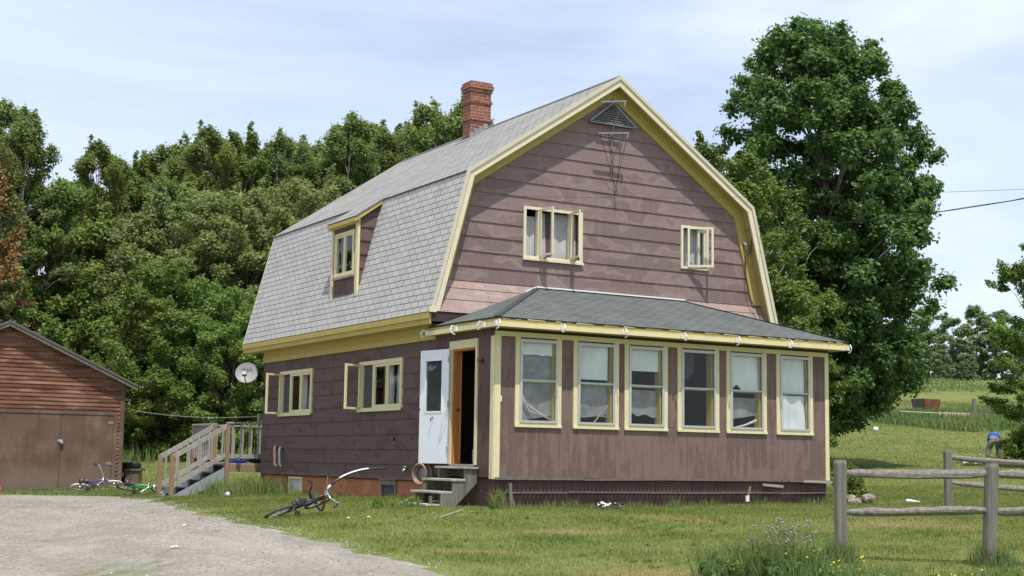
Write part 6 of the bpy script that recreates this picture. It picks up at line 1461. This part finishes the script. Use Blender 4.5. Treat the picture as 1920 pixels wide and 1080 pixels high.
for u in list(range(1570, 1580, 3))+list(range(1838, 1872, 8)): q = base(u, 17.35); parts.append(tuft(q.x, q.y, 110, .20, .28, .010, u))
for i in range(34):
    q = base(r_.uniform(1560, 1940), r_.uniform(14.5, 16.3)); parts.append(tuft(q.x, q.y, 46, .18, r_.uniform(.10, .24), .009, 700+i, .7))
for i in range(16): q = base(r_.uniform(60, 240), 39.7); parts.append(tuft(q.x, gy-.12, 30, .18, .14, .014, 300+i))
for i in range(150): ub = r_.uniform(-30, 330); q = base(ub, r_.uniform(36.8, 39.3)) if ub > 30 else base(ub, 38.2); parts.append(tuft(q.x, q.y, 30, .35, r_.uniform(.05, .11), .018, 3300+i))
o = blade_obj('rough_grass', parts, M['tall']); tag(o, 'unmown rough grass fringing walls, posts and fence', 'grass', kind='stuff')
parts = []
for i in range(300):  # island of long grass on the meadow
    u = r_.uniform(1652, 1980); fu = (u-1652)/250; s5 = r_.uniform(66.5-4.2*min(1, fu*1.6)**.5, 67.5+5*min(1, fu*1.3))
    q = base(u, s5); parts.append(tuft(q.x, q.y, 60, .7, r_.uniform(.25, .5), .05, 500+i, .9))
for i in range(14): q = base(r_.uniform(1845, 1890), 50.6); parts.append(tuft(q.x, q.y, 40, .35, .2, .03, 1900+i, .8))
for i in range(20): q = base(r_.uniform(1705, 1775), 68.6); parts.append(tuft(q.x, q.y, 50, .5, .42, .04, 1950+i, .8))
for i in range(70): q = base(r_.uniform(1640, 1960), r_.uniform(84, 104)); parts.append(tuft(q.x, q.y, 60, 1.4, r_.uniform(.14, .26), .08, 900+i, .9))
for i in range(60): q = base(r_.uniform(235, 520), r_.uniform(49.5, 53)); parts.append(tuft(q.x, q.y, 40, .6, r_.uniform(.3, .8), .035, 1200+i, .6))
o = blade_obj('long_grass', parts, M['tall']); tag(o, 'unmown long grass island on the rising meadow', 'grass', kind='stuff')
g_ = np.random.default_rng(77); A, B = scatter(1500, 12.5, 30, -.2, .42); x, y = from_sl(A, B); ok = ~in_house(x, y) & ~in_drive(A, B, .2) & (np.sin(x*1.3)*np.cos(y*1.1+.4) > .15); A, B, x, y = A[ok], B[ok], x[ok], y[ok]
v, f_ = leaf_mesh('x', np.stack([x, y, hg_sl(A, B)+.025], 1), g_.uniform(.05, .14, len(x)), 22, .032, 78, None, flat=.2, upb=1.2, feather=0); o = np_mesh('clover', v, f_, M['leaf_bush']); tag(o, 'clover and small broad-leaved weeds in the mown lawn', 'clover', kind='stuff')
# weed clumps with flowers
def weed(u, s_, label, n=220, r=.35, h=.55, leaf=0, flower=None, seed=0, nfl=30, fh=None):
    b = base(u, s_); t = thing('weed_clump', label, 'weeds', b); blade_obj('stems', [tuft(b.x, b.y, n, r, h, .011, seed, .75)], M['tall'], t, b)
    if leaf:
        g_ = np.random.default_rng(seed); k = leaf; a = g_.uniform(0, 6.28, k); q = r*np.sqrt(g_.random(k)); C5 = np.stack([q*np.cos(a), q*np.sin(a), g_.random(k)*h*.6+.03], 1)
        v, f_ = leaf_mesh('x', C5, np.full(k, .07), 16, .05, seed, None); np_mesh('leaves', v, f_, M['leaf_bush'], t)
    if flower:
        mb = MB(); r2 = random.Random(seed); 
        for i in range(nfl):
            a = r2.uniform(0, 6.28); q = r*math.sqrt(r2.random()); c_ = b+Vector((q*math.cos(a), q*math.sin(a), (fh or h)*r2.uniform(.65, 1.05)))
            mb.ball(c_, r2.uniform(.010, .017), 6, 4)
        mb.build('flower', M[flower], t, each=True)
    return t
M['fl_purple'] = mat_plain('purple_petal', (.34, .22, .30), .8, .2, 30); M['fl_yellow'] = mat_plain('yellow_petal', (.75, .62, .06), .8, .1, 30)
weed(1390, 15.7, 'grey-green weed clump at the bottom, left of the purple flowers', 420, .50, .50, 50, None, 71)
weed(1465, 15.6, 'tall weed clump with purple flowers on the front lawn', 560, .42, .68, 40, 'fl_purple', 72, 60, .66)
weed(1530, 15.2, 'weed clump with small yellow flowers beside the first fence post', 460, .50, .42, 50, 'fl_yellow', 73, 9, .42)
weed(1610, 15.0, 'low weeds with yellow flowers right of the first fence post', 260, .35, .22, 40, 'fl_yellow', 74, 5, .26)
weed(1745, 14.6, 'low weeds with yellow flowers at the bottom between the fence posts', 260, .40, .22, 50, 'fl_yellow', 75, 7, .24)
weed(1850, 15.0, 'leafy weeds at the foot of the leaning fence post', 260, .40, .30, 50, 'fl_yellow', 76, 3, .25)
weed(1345, 15.4, 'dark grassy clump at the bottom, farthest left of the lawn weeds', 200, .25, .40, 16, None, 77)
weed(735, 24.4, 'leafy green weed below the second cellar window', 70, .30, .16, 9, None, 78)
weed(770, 23.9, 'leafy green weeds growing through the lowest entry step', 90, .25, .22, 9, None, 79)
weed(938, 23.4, 'tuft of broad green blades at the porch corner', 90, .14, .38, 4, None, 80)
weed(112, 39.3, 'small leafy weed at the foot of the garage doors', 40, .25, .25, 30, None, 81)
q = gnd(1420, 1036); mb = MB(); mb.bar(q-dxr*.22+Vector((0, 0, .05)), q+dxr*.22+Vector((0, 0, .07)), .1, .03); o = mb.build('old_board', M['fndwood']); tag(o, 'short dark board lying among the weed clumps', 'board')
for (u, v, lab) in [(653, 980, 'left yellow dandelion on the lawn by the fallen bicycle'), (691, 978, 'right yellow dandelion on the lawn by the fallen bicycle')]:
    q = gnd(u, v); t = thing('dandelion', lab, 'flower', q); mb = MB(); mb.ball(q+Vector((0, 0, .07)), .028, 8, 5, (1, 1, .5)); mb.build('bloom', M['fl_yellow'], t); mb = MB(); mb.tube([q, q+Vector((0, 0, .06))], .004, 5); mb.build('stem', M['leaf_bush'], t)
